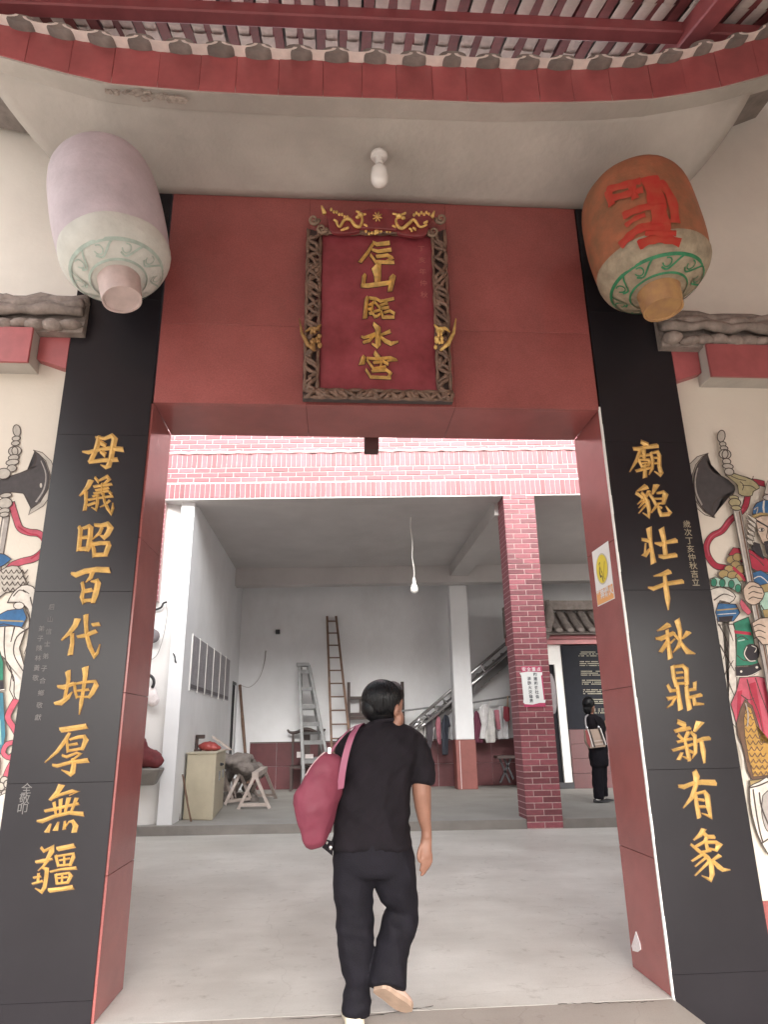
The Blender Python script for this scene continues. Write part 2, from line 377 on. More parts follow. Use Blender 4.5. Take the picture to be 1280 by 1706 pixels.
g('百', 101, 925, [[(19,31,4),(25,33,8),(40,27,8),(60,24,8),(79,25,9)],[(52,31,7),(50,37,6),(42,45,1)],[(36,47,5),(38,58,5),(35,70,6),(38,79,5)],[(51,44,2),(60,43,7),(62,47,9),(58,65,9),(54,78,6)],[(41,60,6),(51,58,6)],[(39,76,5),(53,75,5)]])
g('代', 85, 1012, [[(43,22,10),(40,30,8),(30,43,6),(18,54,2)],[(35,46,6),(35,60,6),(32,77,8)],[(45,49,4),(56,47,6),(74,40,6)],[(58,15,8),(58,28,6),(59,45,6),(64,64,7),(72,81,8),(77,76,4),(81,62,1)],[(70,29,5),(79,28,6)]])
g('坤', 77, 1097, [[(36,24,9),(37,35,6),(34,50,5),(31,64,5)],[(20,47,4),(28,48,7),(45,42,5)],[(15,75,4),(24,74,8),(36,65,6),(43,56,1)],[(47,42,4),(48,55,4),(51,65,4)],[(50,42,3),(60,40,4),(81,38,4),(83,45,8),(76,58,7),(71,65,4)],[(52,54,3),(70,52,4)],[(51,64,3),(71,64,3)],[(65,18,11),(65,30,7),(62,50,5),(58,75,6),(55,93,1)]])
g('厚', 62, 1192, [[(41,24,8),(55,22,8),(80,18,8)],[(53,30,4),(47,41,6),(33,60,5),(13,78,1)],[(49,38,3.5),(50,50,4),(51,60,4)],[(55,40,3),(68,36,5),(78,35,5),(81,41,8),(75,56,5)],[(54,49,3),(66,47,4)],[(51,59,3.5),(74,55,4)],[(43,67,4),(49,69,4),(66,62,3),(72,64,5),(60,73,3)],[(58,73,3),(61,82,7),(59,94,8),(55,98,6),(41,91,1)],[(27,83,4),(33,84,5),(55,78,5),(83,75,7)]])
g('無', 50, 1300, [[(51,10,10),(46,19,7),(34,32,4)],[(35,31,3),(50,24,4),(70,18,5),(80,19,5),(66,25,1)],[(26,51,4),(40,48,5),(60,43,4),(80,39,4)],[(13,68,3),(20,68,6),(40,60,5),(65,54,5),(87,56,7)],[(40,38,5),(43,57,3)],[(51,33,6),(50,56,3)],[(64,31,7),(58,55,3)],[(77,31,6),(68,54,3)],[(34,73,2),(29,84,8)],[(47,70,2),(43,81,8)],[(58,69,3),(57,80,5)],[(57,80,2),(65,69,2),(71,68,5),(76,76,8),(74,84,8)]])
g('疆', 42, 1396, [[(27,17,4),(31,22,4),(45,15,7),(44,22,8),(38,33,5)],[(19,40,4),(30,38,6),(44,35,3)],[(36,39,5),(30,47,3),(22,54,1)],[(30,50,3),(36,52,6),(35,65,6),(32,82,6),(27,90,5),(17,84,1)],[(22,60,4),(21,73,4)],[(15,66,3),(25,64,3)],[(13,76,3),(28,72,3.5)],[(56,18,7),(80,13,7)],[(51,30,4),(55,46,4)],[(55,30,3),(80,26,4),(80,32,6),(75,45,4)],[(65,29,3),(65,45,3)],[(58,37,2.5),(74,34,2.5)],[(55,46,3),(76,44,3.5)],[(43,56,3),(60,52,3),(84,50,5)],[(51,61,4),(53,75,4)],[(54,61,3),(73,58,3),(76,63,6),(71,74,4)],[(62,59,3),(61,75,3)],[(54,67,2.5),(70,65,2.5)],[(53,76,3),(71,74,3.5)],[(42,87,7),(60,85,6),(78,82,7)]])
g('廟', 1027, 718, [[(43,19,6),(51,23,8)],[(30,30,5),(40,30,7),(50,27,6),(67,25,7)],[(39,35,5),(35,48,6),(23,68,1)],[(46,34,7),(47,46,5)],[(38,42,4),(54,40,4)],[(37,47,4),(43,59,4)],[(41,48,3),(54,48,4),(56,52,5),(53,58,3)],[(43,54,3),(50,53,3)],[(43,59,3),(54,57,3)],[(34,67,4),(45,64,5),(55,62,4)],[(48,58,5),(48,76,7)],[(58,37,4),(61,50,5),(60,63,5),(55,73,1)],[(59,37,3),(69,35,5),(72,42,6),(72,60,6),(75,70,7),(73,74,5),(64,68,1)],[(63,45,3),(70,45,3)],[(63,54,3),(70,54,3)]])
g('貌', 1039, 786, [[(24,32,2),(36,26,10)],[(22,36,5),(31,42,5),(34,47,4)],[(31,35,4),(37,41,4)],[(42,34,6),(38,42,4)],[(36,43,4),(40,50,7),(43,63,6),(42,75,6),(33,69,1)],[(33,46,4),(24,54,1)],[(35,50,5),(26,60,1)],[(36,57,4),(26,69,1)],[(54,25,10),(49,37,3)],[(44,38,4),(50,46,5),(54,55,4)],[(56,36,3),(66,34,5),(70,39,9),(67,53,5)],[(52,45,3),(64,45,3)],[(54,54,3),(65,52,3)],[(56,56,5),(47,68,2)],[(58,58,3),(60,66,5),(63,72,6),(75,71,6),(78,68,5),(71,58,1)],[(57,58,3),(63,60,3)]])
g('壯', 1049, 861, [[(33,21,9),(35,40,6),(38,60,6),(40,75,9)],[(22,38,4),(31,40,6)],[(27,45,2),(26,60,3)],[(26,64,8),(36,52,3)],[(43,44,2),(52,46,7),(62,43,5),(76,40,8)],[(54,22,9),(58,40,7),(60,62,7)],[(50,66,4),(57,67,7),(76,64,7)]])
g('千', 1059, 933, [[(55,20,9),(45,24,6),(31,27,1)],[(22,46,2),(30,48,6),(50,40,6),(77,36,7)],[(49,28,5),(51,45,8),(54,65,8),(55,83,1)]])
g('秋', 1076, 1015, [[(37,27,9),(30,31,6),(20,36,1)],[(18,49,3),(26,49,7),(46,40,6)],[(36,36,5),(37,50,6),(39,65,6),(41,80,8)],[(36,55,6),(26,70,6)],[(42,56,3),(48,50,2)],[(48,42,4),(55,50,4)],[(70,40,9),(62,49,2)],[(53,20,9),(57,35,7),(58,50,5),(55,62,6),(46,72,1)],[(57,52,3),(63,62,6),(70,71,8),(82,74,1)]])
g('鼎', 1090, 1093, [[(31,18,6),(33,35,6),(37,48,6)],[(33,18,4),(48,16,5),(54,22,7),(55,46,7)],[(38,28,3),(47,27,3)],[(38,37,3),(48,36,3)],[(38,46,4),(56,45,4)],[(39,50,5),(41,65,6),(44,87,8)],[(23,49,4),(28,58,5),(38,57,4)],[(24,71,6),(38,68,4)],[(34,72,4),(30,80,4),(22,86,1)],[(54,52,6),(56,70,7),(59,87,8)],[(68,45,6),(68,55,5),(57,57,4)],[(60,69,4),(77,65,6)],[(66,69,5),(68,80,6),(82,80,2)]])
g('新', 1102, 1186, [[(29,17,7),(38,21,8)],[(24,32,5),(35,29,7),(47,27,5)],[(29,39,5),(36,46,4)],[(45,35,7),(39,47,4)],[(28,50,4),(50,45,4)],[(20,64,4),(38,59,5),(52,54,4)],[(40,50,4),(43,62,6),(47,79,6)],[(47,79,5),(35,74,1)],[(34,69,4),(30,78,7)],[(48,65,4),(52,67,4)],[(63,20,13),(56,32,4)],[(50,34,4),(56,40,6),(57,55,6),(57,68,5),(52,77,1)],[(59,49,5),(70,45,6),(79,44,6)],[(67,50,6),(70,65,8),(72,84,3)]])
g('有', 1110, 1274, [[(22,36,4),(30,37,7),(45,31,6),(60,29,8),(80,30,9)],[(48,12,7),(51,20,10),(50,34,7),(43,55,7),(29,72,1)],[(49,48,5),(51,65,6),(55,86,7)],[(51,48,3),(64,45,5),(69,52,8),(71,70,8),(74,87,8),(60,81,1)],[(55,58,4),(62,59,4)],[(56,70,4),(64,70,4)]])
g('象', 1133, 1374, [[(39,9,8),(34,17,7),(24,25,2)],[(40,14,5),(46,20,6),(56,20,6)],[(45,21,6),(42,28,5)],[(27,36,4),(40,29,5),(60,29,5),(66,34,9),(61,43,4)],[(19,33,3),(30,42,5),(36,47,4)],[(44,31,5),(46,40,5)],[(36,46,4),(50,43,4)],[(50,40,3),(60,42,3)],[(37,47,5),(46,54,6),(52,63,7),(54,82,8),(51,92,6),(37,85,1)],[(37,50,5),(21,60,3)],[(42,56,4),(26,69,2)],[(47,63,5),(26,84,2)],[(65,52,7),(54,59,3)],[(55,60,4),(65,70,7),(72,75,6),(83,75,1)]])
g('后', 595, 388, [[(36,30,7),(25,48,8),(8,69,8)],[(38,24,3),(47,29,7),(74,26,8)],[(36,42,3),(50,46,6),(78,42,8)],[(33,55,5),(45,71,6),(86,72,6)],[(47,58,6),(72,55,6),(84,62,7),(68,70,4)]], 70)
g('山', 595, 435, [[(47,20,24),(49,36,16),(49,54,13)],[(17,38,10),(14,60,8)],[(12,60,6),(25,60,9),(76,53,9)],[(84,42,15),(79,70,10)]], 70)
g('臨', 595, 480, [[(23,27,9),(19,70,10)],[(30,25,5),(42,27,7)],[(29,42,5),(38,37,5)],[(28,52,5),(36,50,5)],[(38,36,5),(34,58,5)],[(30,62,5),(38,62,5),(43,70,5)],[(45,27,5),(55,33,5),(60,32,5)],[(63,32,5),(85,27,6)],[(43,36,4),(55,50,5)],[(55,43,4),(70,38,6)],[(60,50,5),(73,48,6)],[(40,58,4),(54,54,5)],[(41,69,5),(47,69,5),(54,63,5)],[(58,57,5),(62,71,6),(86,71,6)],[(65,60,4),(78,56,5),(88,62,6)]], 70)
g('水', 597, 525, [[(38,23,7),(47,32,13),(47,70,13),(44,76,8),(33,70,2)],[(8,53,3),(14,55,5),(36,48,9)],[(36,50,7),(26,62,7),(13,66,5)],[(72,41,9),(55,48,4)],[(52,52,4),(65,63,9),(78,69,9),(94,65,2)]], 70)
g('宮', 595, 580, [[(44,14,10),(50,22,12)],[(14,25,10),(12,36,13)],[(24,25,4),(45,27,6),(80,24,6),(93,30,7),(72,32,2)],[(24,30,4),(38,48,6)],[(40,36,5),(58,34,6),(56,46,5)],[(40,50,5),(66,46,6)],[(62,33,6),(73,39,6)],[(22,53,5),(33,70,6),(78,72,6)],[(36,56,5),(66,54,6)],[(70,53,6),(80,61,7),(74,70,6)]], 70)
def ribbon(mb, pts, fn, h, grow=1., lift=0.):
    """pts (x,y,w) in pixels; ridge of height h along the stroke"""
    Lq, Cq, Rq = [], [], []
    n = len(pts)
    for i, (x, y, wd) in enumerate(pts):
        a = pts[max(i-1, 0)]; b = pts[min(i+1, n-1)]
        def un(p, q):
            d = math.hypot(q[0]-p[0], q[1]-p[1]) or 1; return ((q[0]-p[0])/d, (q[1]-p[1])/d)
        d0 = un(a, pts[i]) if i else un(pts[i], b); d1 = un(pts[i], b) if i < n-1 else d0
        tx, ty = d0[0]+d1[0], d0[1]+d1[1]; l = math.hypot(tx, ty)
        if l < .3: tx, ty, l = d0[0], d0[1], 1
        tx, ty = tx/l, ty/l; k = min(1.25, 1/max(.6, (tx*d0[0]+ty*d0[1]))); hw = (wd/2+grow)*k
        ex = 0
        if i == 0: ex = -wd*.3-grow
        if i == n-1: ex = wd*.3+grow
        cx, cy = x+tx*ex, y+ty*ex
        sk = .18*wd if i in (0, n-1) else 0      # slanted brush ends
        Lq.append((cx-ty*-hw+tx*-sk, cy+tx*-hw+ty*-sk)); Rq.append((cx+ty*-hw+tx*sk, cy-tx*-hw+ty*sk)); Cq.append((cx, cy, min(1, wd/7)))
    A = [mb.v(fn(*p, lift)) for p in Lq]; B = [mb.v(fn(*p, lift)) for p in Rq]
    Cc = [mb.v(fn(p[0], p[1], lift+h*(.45+.55*p[2]))) for p in Cq] if h else None
    for i in range(n-1):
        if h:
            mb.face([A[i], A[i+1], Cc[i+1], Cc[i]]); mb.face([Cc[i], Cc[i+1], B[i+1], B[i]])
        else: mb.face([A[i], A[i+1], B[i+1], B[i]])
    if h:
        mb.face([A[0], Cc[0], B[0]]); mb.face([A[-1], B[-1], Cc[-1]])
def character(ch, y0, h, parent, sub=3, grow=0.35, mat=gold):
    ox, oy, s, strokes = G[ch]; k = s/100
    mb = MB(); fn = lambda px, py, l: at(px, py, y=y0) + Vector((0, -l, 0))
    for j, st in enumerate(strokes):
        mb.k = 0; P = [(ox+x*k, oy+y*k, wd*k) for x, y, wd in st]
        ribbon(mb, P, fn, h, grow, .0025+.00015*j)
        mb.k = 1; ribbon(mb, P, fn, 0, 1.3, .0012+.00002*j)
    return mb.build('gold_character', [mat, outline_brown], parent)
for ch in '母儀昭百代坤厚無疆': character(ch, 0, .012, PL)
for ch in '廟貌壯千秋鼎新有象': character(ch, 0, .012, PR)
faint = M('faint_gilding', (.16, .15, .145), .7, var=.3, scale=40)
def small_column(chars, p0, p1, size, parent, y0=0, mat=faint, bold=.0):
    n = len(chars)
    for i, c in enumerate(chars):
        mb = MB(); t = i/max(1, n-1); P = at(lerp(p0[0], p1[0], t), lerp(p0[1], p1[1], t), y=y0)
        text_bm(mb, c, size, lambda x, z: P + Vector((x, -.002, z)), bold); mb.build('small_character', mat, parent)
small_column('歲次丁亥仲秋吉立', (1145, 874), (1160, 971), .05, PR, mat=M('inscription_gilding', (.34, .29, .2), .6))
small_column('后山信士弟子合鄉敬獻', (86, 1012), (63, 1196), .034, PL)
small_column('弟子陳林黃敬', (69, 1048), (59, 1130), .034, PL)
small_column('全敬叩', (44, 1315), (37, 1349), .055, PL)
# ================================================================== eave: cove, fascia, tiles
EY = -.7
bot_px = [(0,92),(90,116),(175,137),(320,150),(480,158),(640,163),(830,170),(1000,168),(1090,163),(1135,156),(1185,148),(1225,139),(1280,123)]
top_px = [(0,38),(60,50),(175,74),(300,85),(480,96),(640,103),(820,110),(960,112),(1050,108),(1110,100),(1180,85),(1240,70),(1280,56)]
bot = [(p.x, p.z) for p in (at(x, y, y=EY) for x, y in bot_px)]
top = [(p.x, p.z) for p in (at(x, y, y=EY) for x, y in top_px)]
zb = lambda x: interp(bot, x); zt_ = lambda x: interp(top, x)
ev = thing('gate_eave', 'curved eave above the gate with grey plaster cove, red fascia and grey clay tile edge', 'eave', (0, -.35, ZT))
mb = MB(); rows = []
NX, NY = 60, 10
for j in range(NY+1):
    s = j/NY; row = []
    for i in range(NX+1):
        u = lerp(-1, 1, i/NX); xe = lerp(2.02, 2.47, s); x = u*xe; y = lerp(.0, EY+.10, s)
        z = ZT + (zb(x)-ZT+.012)*(s**1.7) + .035*math.sin(math.pi*s)
        z += .006*math.sin(x*3.1+s*5)*math.sin(s*math.pi)
        row.append(mb.v((x, y, z)))
    rows.append(row)
for a, b in zip(rows, rows[1:]):
    for i in range(NX): mb.face([a[i], a[i+1], b[i+1], b[i]])
r0 = [v.co.copy() for v in rows[-1]]
o = mb.build('cove', plaster, ev, smooth=True)
o.modifiers.new('s', 'SOLIDIFY').thickness = .03; o.modifiers['s'].offset = 1
# flat plaster strip under the fascia
mb = MB(); n = 70
for i in range(n):
    a, b = lerp(-3.1, 3.1, i/n), lerp(-3.1, 3.1, (i+1)/n)
    mb.hexa([(a, EY+.004, zb(a)-.012), (b, EY+.004, zb(b)-.012), (b, EY+.14, zb(b)-.004), (a, EY+.14, zb(a)-.004), (a, EY+.004, zb(a)+.05), (b, EY+.004, zb(b)+.05), (b, EY+.14, zb(b)+.05), (a, EY+.14, zb(a)+.05)])
mb.build('fascia_underside', plaster, ev)
mb = MB()
for i in range(n):
    a, b = lerp(-3.1, 3.1, i/n), lerp(-3.1, 3.1, (i+1)/n)
    mb.hexa([(a, EY+.022, zb(a)+.05), (b, EY+.022, zb(b)+.05), (b, EY+.16, zb(b)+.05), (a, EY+.16, zb(a)+.05), (a, EY+.022, zt_(a)), (b, EY+.022, zt_(b)), (b, EY+.16, zt_(b)), (a, EY+.16, zt_(a))])
mb.build('fascia_core', M('fascia_joint', (.50, .25, .24), .8), ev)
x = -3.1; i = 0
while x < 3.05:
    wd = .245 + random.uniform(-.035, .035); a, b = x+.0008, x+wd-.0008; dy = random.uniform(-.003, .003)
    mb = MB(); mb.hexa([(a, EY+dy, zb(a)), (b, EY+dy, zb(b)), (b, EY+.02, zb(b)), (a, EY+.02, zb(a)), (a, EY+dy, zt_(a)-.004), (b, EY+dy, zt_(b)-.004), (b, EY+.02, zt_(b)-.004), (a, EY+.02, zt_(a)-.004)])
    mb.build('fascia_tile', red_tile, ev, bevel=.0015); x += wd
# the patch of peeled plaster
mb = MB()
for k in range(26):
    px = 180+random.random()*130; py = 152 + (px-180)*.05 + random.uniform(-6, 9)
    p = at(px, py, y=EY+.03); rr = random.uniform(.012, .035)
    pts = [p + Vector((rr*1.6*math.cos(q)*random.uniform(.6, 1.1), rr*math.sin(q)*random.uniform(.6, 1.1), -.0)) for q in [i*math.pi/3 for i in range(6)]]
    mb.prism(pts, (random.uniform(-.004, .004), 0, -.005))
mb.build('peeled_plaster', M('peeled_plaster', (.38, .33, .29), .95, var=.4, scale=40, bump=.5), ev)
# tile edge: round cap tiles and shallow pan tiles
def halfpipe(mb, x0, r, y0, y1, z, th, up=1, n=10, sq=1.):
    for a, b in ((r, r-th),):
        ro = [[Vector((x0+a*math.cos(math.pi*j/n), y, z+up*sq*a*math.sin(math.pi*j/n))) for j in range(n+1)] for y in (y0, y1)]
        ri = [[Vector((x0+b*math.cos(math.pi*j/n), y, z+up*sq*b*math.sin(math.pi*j/n))) for j in range(n+1)] for y in (y0, y1)]
        for R0 in (ro, ri): mb.rings(R0, close=False)
        for k in (0, 1):
            for j in range(n): mb.poly([ro[k][j], ro[k][j+1], ri[k][j+1], ri[k][j]])
    return mb
capm = MB(); capm.lathe([(-.012, .03), (-.012, .052), (.0, .058), (.02, .06), (.5, .055)], (0, 0, 0), (0, 1, .02), 14)
for v in capm.bm.verts: v.co.x *= 1.5; v.co.z *= .52
cap = capm.build('t1', grey_tile, None, smooth=40); cap_me = cap.data; cap_off = cap.location.copy(); bpy.data.objects.remove(cap)
panm = MB(); halfpipe(panm, 0, .108, -.035, .5, .0, .022, -1, 10, .30)
pan = panm.build('t2', tile_under, None, smooth=40); pan_me = pan.data; pan_off = pan.location.copy(); bpy.data.objects.remove(pan)
x = -3.0; k = 0
while x < 3.05:
    sl_ = (zt_(x+.1)-zt_(x-.1))/.2
    r_y = -math.atan(sl_)
    link('pan_tile', pan_me, Vector((x, EY-.03, zt_(x)+.014+random.uniform(-.005, .005))) + pan_off, ev, (0, r_y+random.uniform(-.04, .04), 0))
    xc = x+.118; link('cap_tile', cap_me, Vector((xc, EY-.05, zt_(xc)+.002+random.uniform(-.006, .006))) + cap_off, ev, (0, r_y+random.uniform(-.06, .06), random.uniform(-.05, .05)))
    x += .236
# dark fill behind the tile edge so no gap shows
mb = MB()
for i in range(n):
    a, b = lerp(-3.1, 3.1, i/n), lerp(-3.1, 3.1, (i+1)/n)
    mb.hexa([(a, EY+.05, zt_(a)-.01), (b, EY+.05, zt_(b)-.01), (b, .2, zt_(b)+.05), (a, .2, zt_(a)+.05), (a, EY+.05, zt_(a)+.025), (b, EY+.05, zt_(b)+.025), (b, .2, zt_(b)+.2), (a, .2, zt_(a)+.2)])
mb.build('tile_bed', grey_tile, ev)
# ================================================================== porch roof seen above the eave
rf = thing('porch_roof', 'porch roof underside of dark red boards with pale tile undersides between, red purlin across', 'roof', (0, 0, 7))
zr = lambda y: 6.12 + .4*y
Y0, Y1 = -5.6, .14
bm_ = MB(); bm_.hexa([(-.035, Y0, zr(Y0)-7), (.035, Y0, zr(Y0)-7), (.035, Y1, zr(Y1)-7), (-.035, Y1, zr(Y1)-7), (-.035, Y0, zr(Y0)-6.96), (.035, Y0, zr(Y0)-6.96), (.035, Y1, zr(Y1)-6.96), (-.035, Y1, zr(Y1)-6.96)])
b0 = bm_.build('t', board_red, None); bme = b0.data; boff = b0.location.copy(); bpy.data.objects.remove(b0)
tm = MB()
ys = [Y0 + i*.27 for i in range(int((Y1-Y0)/.27)+1)]
for a in ys:
    b = min(a+.3, Y1); rs = []
    for y, dz in ((a, .0), (b, .03)):
        rs.append([(.045*math.cos(math.pi*j/6), y, zr(y)-7+.004+dz*.5-.014*math.sin(math.pi*j/6)) for j in range(7)])
    tm.rings(rs, close=False)
t0 = tm.build('t', tile_under, None, smooth=50); tme = t0.data; toff = t0.location.copy(); bpy.data.objects.remove(t0)
x = -3.6
while x < 5.0:
    link('roof_board', bme, boff + Vector((x, 0, 7.008+random.uniform(-.002, .002))), rf, (0, 0, random.uniform(-.003, .003)))
    link('tile_course', tme, toff + Vector((x+.08, 0, 7)), rf, (0, random.uniform(-.012, .012), 0))
    x += .16
MB().hexa([(-3.7, Y0, zr(Y0)+.12), (5.2, Y0, zr(Y0)+.12), (5.2, Y1, zr(Y1)+.12), (-3.7, Y1, zr(Y1)+.12), (-3.7, Y0, zr(Y0)+.22), (5.2, Y0, zr(Y0)+.22), (5.2, Y1, zr(Y1)+.22), (-3.7, Y1, zr(Y1)+.22)]).build('deck', grey_tile, rf)
MB().box(-3.7, 5.2, Y0-.15, Y0+.05, 2.9, zr(Y0)+.15).build('sun_block_beam', red_paint, rf)  # unseen beam added to keep low sun off the gate
def on_roof(px, py, drop):
    d = ray(px, py); t = (6.12-drop - CAMP.z + .4*CAMP.y)/(d.z-.4*d.y); return CAMP+t*d
for (pa, pb, hh) in (((0, 6), (1280, 62), .2),):
    a, b = on_roof(*pa, .1), on_roof(*pb, .1); dv = (b-a).normalized()
    MB().bar(a-dv*1.0, b+dv*1.0, .10, .10).build('purlin', red_paint, rf, bevel=.01)
a, b = on_roof(1118, 98, .12), on_roof(1208, -12, .12); dv = (b-a).normalized()
MB().bar(a-dv*.5, b+dv*1.5, .14, .14).build('hip_rafter', red_paint, rf, bevel=.01)
# ================================================================== side walls with murals
WY = .06
pal = dict(outline=(.06,.045,.04), steel=(.065,.058,.06), pale=(.42,.385,.34), grey=(.33,.30,.28), gold=(.30,.22,.10), olive=(.33,.29,.17), red=(.33,.03,.055),
           pink=(.42,.085,.12), blue=(.035,.11,.24), teal=(.045,.16,.22), green=(.03,.17,.11), mint=(.30,.45,.38), flesh=(.46,.36,.29), white=(.56,.52,.47), brown=(.13,.075,.05), amber=(.42,.24,.06), dark=(.03,.025,.03))
paintm = {k: M('mural_'+k, v, .85, var=.22, scale=22) for k, v in pal.items()}
keys = list(pal)
class Mural:
    def __init__(s, y): s.mb = MB(); s.l = 0; s.y = y
    def P(s, p): return at(p[0], p[1], y=s.y) + Vector((0, -.0015-.00022*s.l, 0))
    def fill(s, col, pts, edge=1.3, sm=0):
        if sm: pts = smooth_path(list(pts)+[pts[0]], sm)[:-1]
        s.l += 1; s.mb.k = keys.index(col)
        vs = [s.mb.v(s.P(p)) for p in pts]; f = s.mb.face(vs)
        if f: bmesh.ops.triangulate(s.mb.bm, faces=[f])
        if edge: s.line('outline', list(pts)+[pts[0]], edge)
    def line(s, col, pts, w=1.5, sm=0):
        if sm: pts = smooth_path(pts, sm)
        s.l += 1; s.mb.k = keys.index(col)
        ribbon(s.mb, [(p[0], p[1], w if not isinstance(w, tuple) else lerp(w[0], w[1], i/max(1, len(pts)-1))) for i, p in enumerate(pts)], lambda x, y, l: s.P((x, y)), 0, 0)
    def band(s, col, pts, w, sm=4, edge=1.2):
        pts = smooth_path(pts, sm); s.line('outline', pts, w+2*edge); s.line(col, pts, w)
    def oval(s, col, c, rx, ry, edge=1.2, rot=0, n=14):
        s.fill(col, [(c[0]+rx*math.cos(q)*math.cos(rot)-ry*math.sin(q)*math.sin(rot), c[1]+rx*math.cos(q)*math.sin(rot)+ry*math.sin(q)*math.cos(rot)) for q in [2*math.pi*i/n for i in range(n)]], edge)
cornice_m = M('cornice_clay', (.27, .225, .20), .9, var=.35, scale=14, bump=.6, bscale=50, rand=.08, stain=.3)
def side(s, label):
    t = thing('side_wall', label, 'wall', (s*3.4, WY, 0))
    x0, x1 = sorted((s*(PW+.001), s*6.2))
    MB().box(x0, x1, WY, WY+.3, -.16, 3.75).build('wall', white_wall, t)
    MB().box(x0, x1, .25, .45, 3.75, 6.6).build('upper_wall', M('upper_wall_lit', (.80, .76, .69), .9, var=.06, scale=1.5, bump=.15, bscale=40, stain=.12), t)  # upper wall paler than the lower: its brighter light is put into the colour
    return t
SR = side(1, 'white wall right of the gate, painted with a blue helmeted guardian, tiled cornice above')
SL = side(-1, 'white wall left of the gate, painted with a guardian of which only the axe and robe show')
for s, T in ((1, SR), (-1, SL)):
    # beam: a recessed stretch with a sloping underside, then a proud stretch
    xa, xb, xc = PW+.002, 2.13, 6.2
    def X(*p):
        p = [Vector((s*a, b, c)) for a, b, c in p]; return p
    mb = MB(); mb.prism(X((xa, .0, 3.44), (xb, .0, 3.505), (xb, .0, 3.66), (xa, .0, 3.66)), (0, WY+.02, 0)).build('beam_tile', red_tile, T, bevel=.002)
    x = xb
    while x < xc:
        wd = .62; a, b = sorted((s*(x+.002), s*(min(x+wd, xc)-.002)))
        MB().box(a, b, -.1, -.08, 3.425, 3.665).build('beam_tile', red_tile, T, bevel=.002); x += wd
    a, b = sorted((s*(xb+.004), s*xc)); MB().box(a, b, -.079, WY+.05, 3.43, 3.67).build('beam_core', plaster, T)
    # cornice: stacked clay courses with lumpy drip tiles
    a, b = sorted((s*(PW-.09), s*6.2))
    MB().box(a, b, -.06, .27, 3.66, 3.70).build('cornice_bed', cornice_m, T)
    for i, (y, z, r) in enumerate(((-.10, 3.79, .035), (-.085, 3.835, .03), (-.06, 3.875, .028), (-.03, 3.91, .03))):
        m = MB(); k = 46; m.tube([(lerp(a, b, j/k), y+.012*math.sin(j*1.7+i*2), z+.010*math.sin(j*2.3+i)+.004*math.sin(j*.6)) for j in range(k+1)], [r*(1+.22*math.sin(j*1.9+i*3)) for j in range(k+1)], 8)
        m.build('tile_course', cornice_m, T, smooth=True)
    MB().hexa([(a, -.05, 3.7), (b, -.05, 3.7), (b, .27, 3.7), (a, .27, 3.7), (a, -.02, 3.92), (b, -.02, 3.92), (b, .27, 3.98), (a, .27, 3.98)]).build('cornice_core', cornice_m, T)
    x = PW-.02; k = 0
    while x < 5.9:
        m = MB(); rz = random.uniform(-.25, .25); rt = Matrix.Rotation(rz, 3, 'Y')
        m.ball((s*x, -.075, 3.705+random.uniform(-.012, .012)), .07, .05, .036+random.uniform(-.008, .01), 10, 7, rt)
        m.build('drip_tile', cornice_m, T, smooth=True); x += .095+random.uniform(-.012, .02)
# ---- right mural
m = Mural(WY)
m.fill('pale', [(1181,755),(1162,761),(1147,776),(1143,800),(1146,825),(1157,843),(1175,858),(1192,863),(1173,852),(1160,835),(1154,814),(1154,791),(1160,774),(1171,761)], 1.2)
m.fill('steel', [(1180,757),(1178,768),(1181,779),(1190,788),(1204,794),(1214,800),(1224,810),(1225,816),(1221,827),(1209,828),(1198,830),(1190,838),(1187,848),(1189,861),(1175,851),(1163,836),(1156,814),(1157,791),(1163,774),(1173,761)], 1.2)
m.line('grey', [(1163,780),(1159,800),(1161,822),(1170,841)], (1.5,3), 4)
m.band('red', [(1246,828),(1240,848),(1218,866),(1204,884),(1187,893),(1178,908),(1180,926),(1192,942),(1208,946),(1222,948)], 9)
m.line('pink', [(1239,848),(1216,866),(1202,884),(1186,894),(1179,910),(1182,926)], 2.2, 4)
m.band('red', [(1238,808),(1256,803),(1272,806)], 8)
# robe, sleeve and the white folds
m.fill('white', [(1183,983),(1200,978),(1216,984),(1226,994),(1216,1005),(1200,1001),(1196,1020),(1197,1042),(1222,1040),(1226,1070),(1228,1127),(1226,1212),(1215,1180),(1206,1120),(1196,1060),(1188,1010)], 1.5, 2)
for p in ([(1198,1040),(1212,1070),(1208,1090),(1205,1098)],[(1212,1040),(1222,1068)],[(1200,1075),(1214,1100),(1224,1118)],[(1207,1125),(1222,1100)],[(1190,1000),(1206,990),(1222,995)],[(1213,1135),(1224,1160)]): m.line('outline', p, (2.6,1), 4)
m.fill('blue', [(1197,1005),(1226,1007),(1233,1021),(1222,1035),(1197,1036),(1192,1020)], 1.4)
m.line('gold', [(1195,1017),(1229,1014)], 2.4); m.line('white', [(1196,1024),(1226,1022)], 1.2)
m.fill('dark', [(1197,1028),(1222,1026),(1219,1035),(1198,1036)], 0)
m.fill('green', [(1222,1038),(1247,1028),(1252,1046),(1258,1080),(1264,1108),(1226,1110),(1227,1062)], 1.4)
m.line('red', [(1225,1053),(1250,1056)], 5); m.line('mint', [(1230,1068),(1240,1066)], 2); m.line('outline', [(1228,1064),(1236,1060),(1246,1066)], 1.4, 3); m.line('outline', [(1228,1092),(1240,1101),(1252,1098)], 1.4, 3)
m.oval('dark', (1252,1088), 13, 15, 1.2); m.line('white', [(1244,1078),(1240,1090),(1248,1101),(1258,1101)], 1.6, 4); m.line('white', [(1252,1076),(1260,1080),(1257,1087)], 1.4, 3)
m.fill('pink', [(1232,1129),(1262,1127),(1282,1132),(1290,1240),(1272,1233),(1262,1208),(1252,1182),(1242,1162),(1236,1180),(1228,1213),(1222,1190),(1217,1173),(1227,1150)], 1.4)
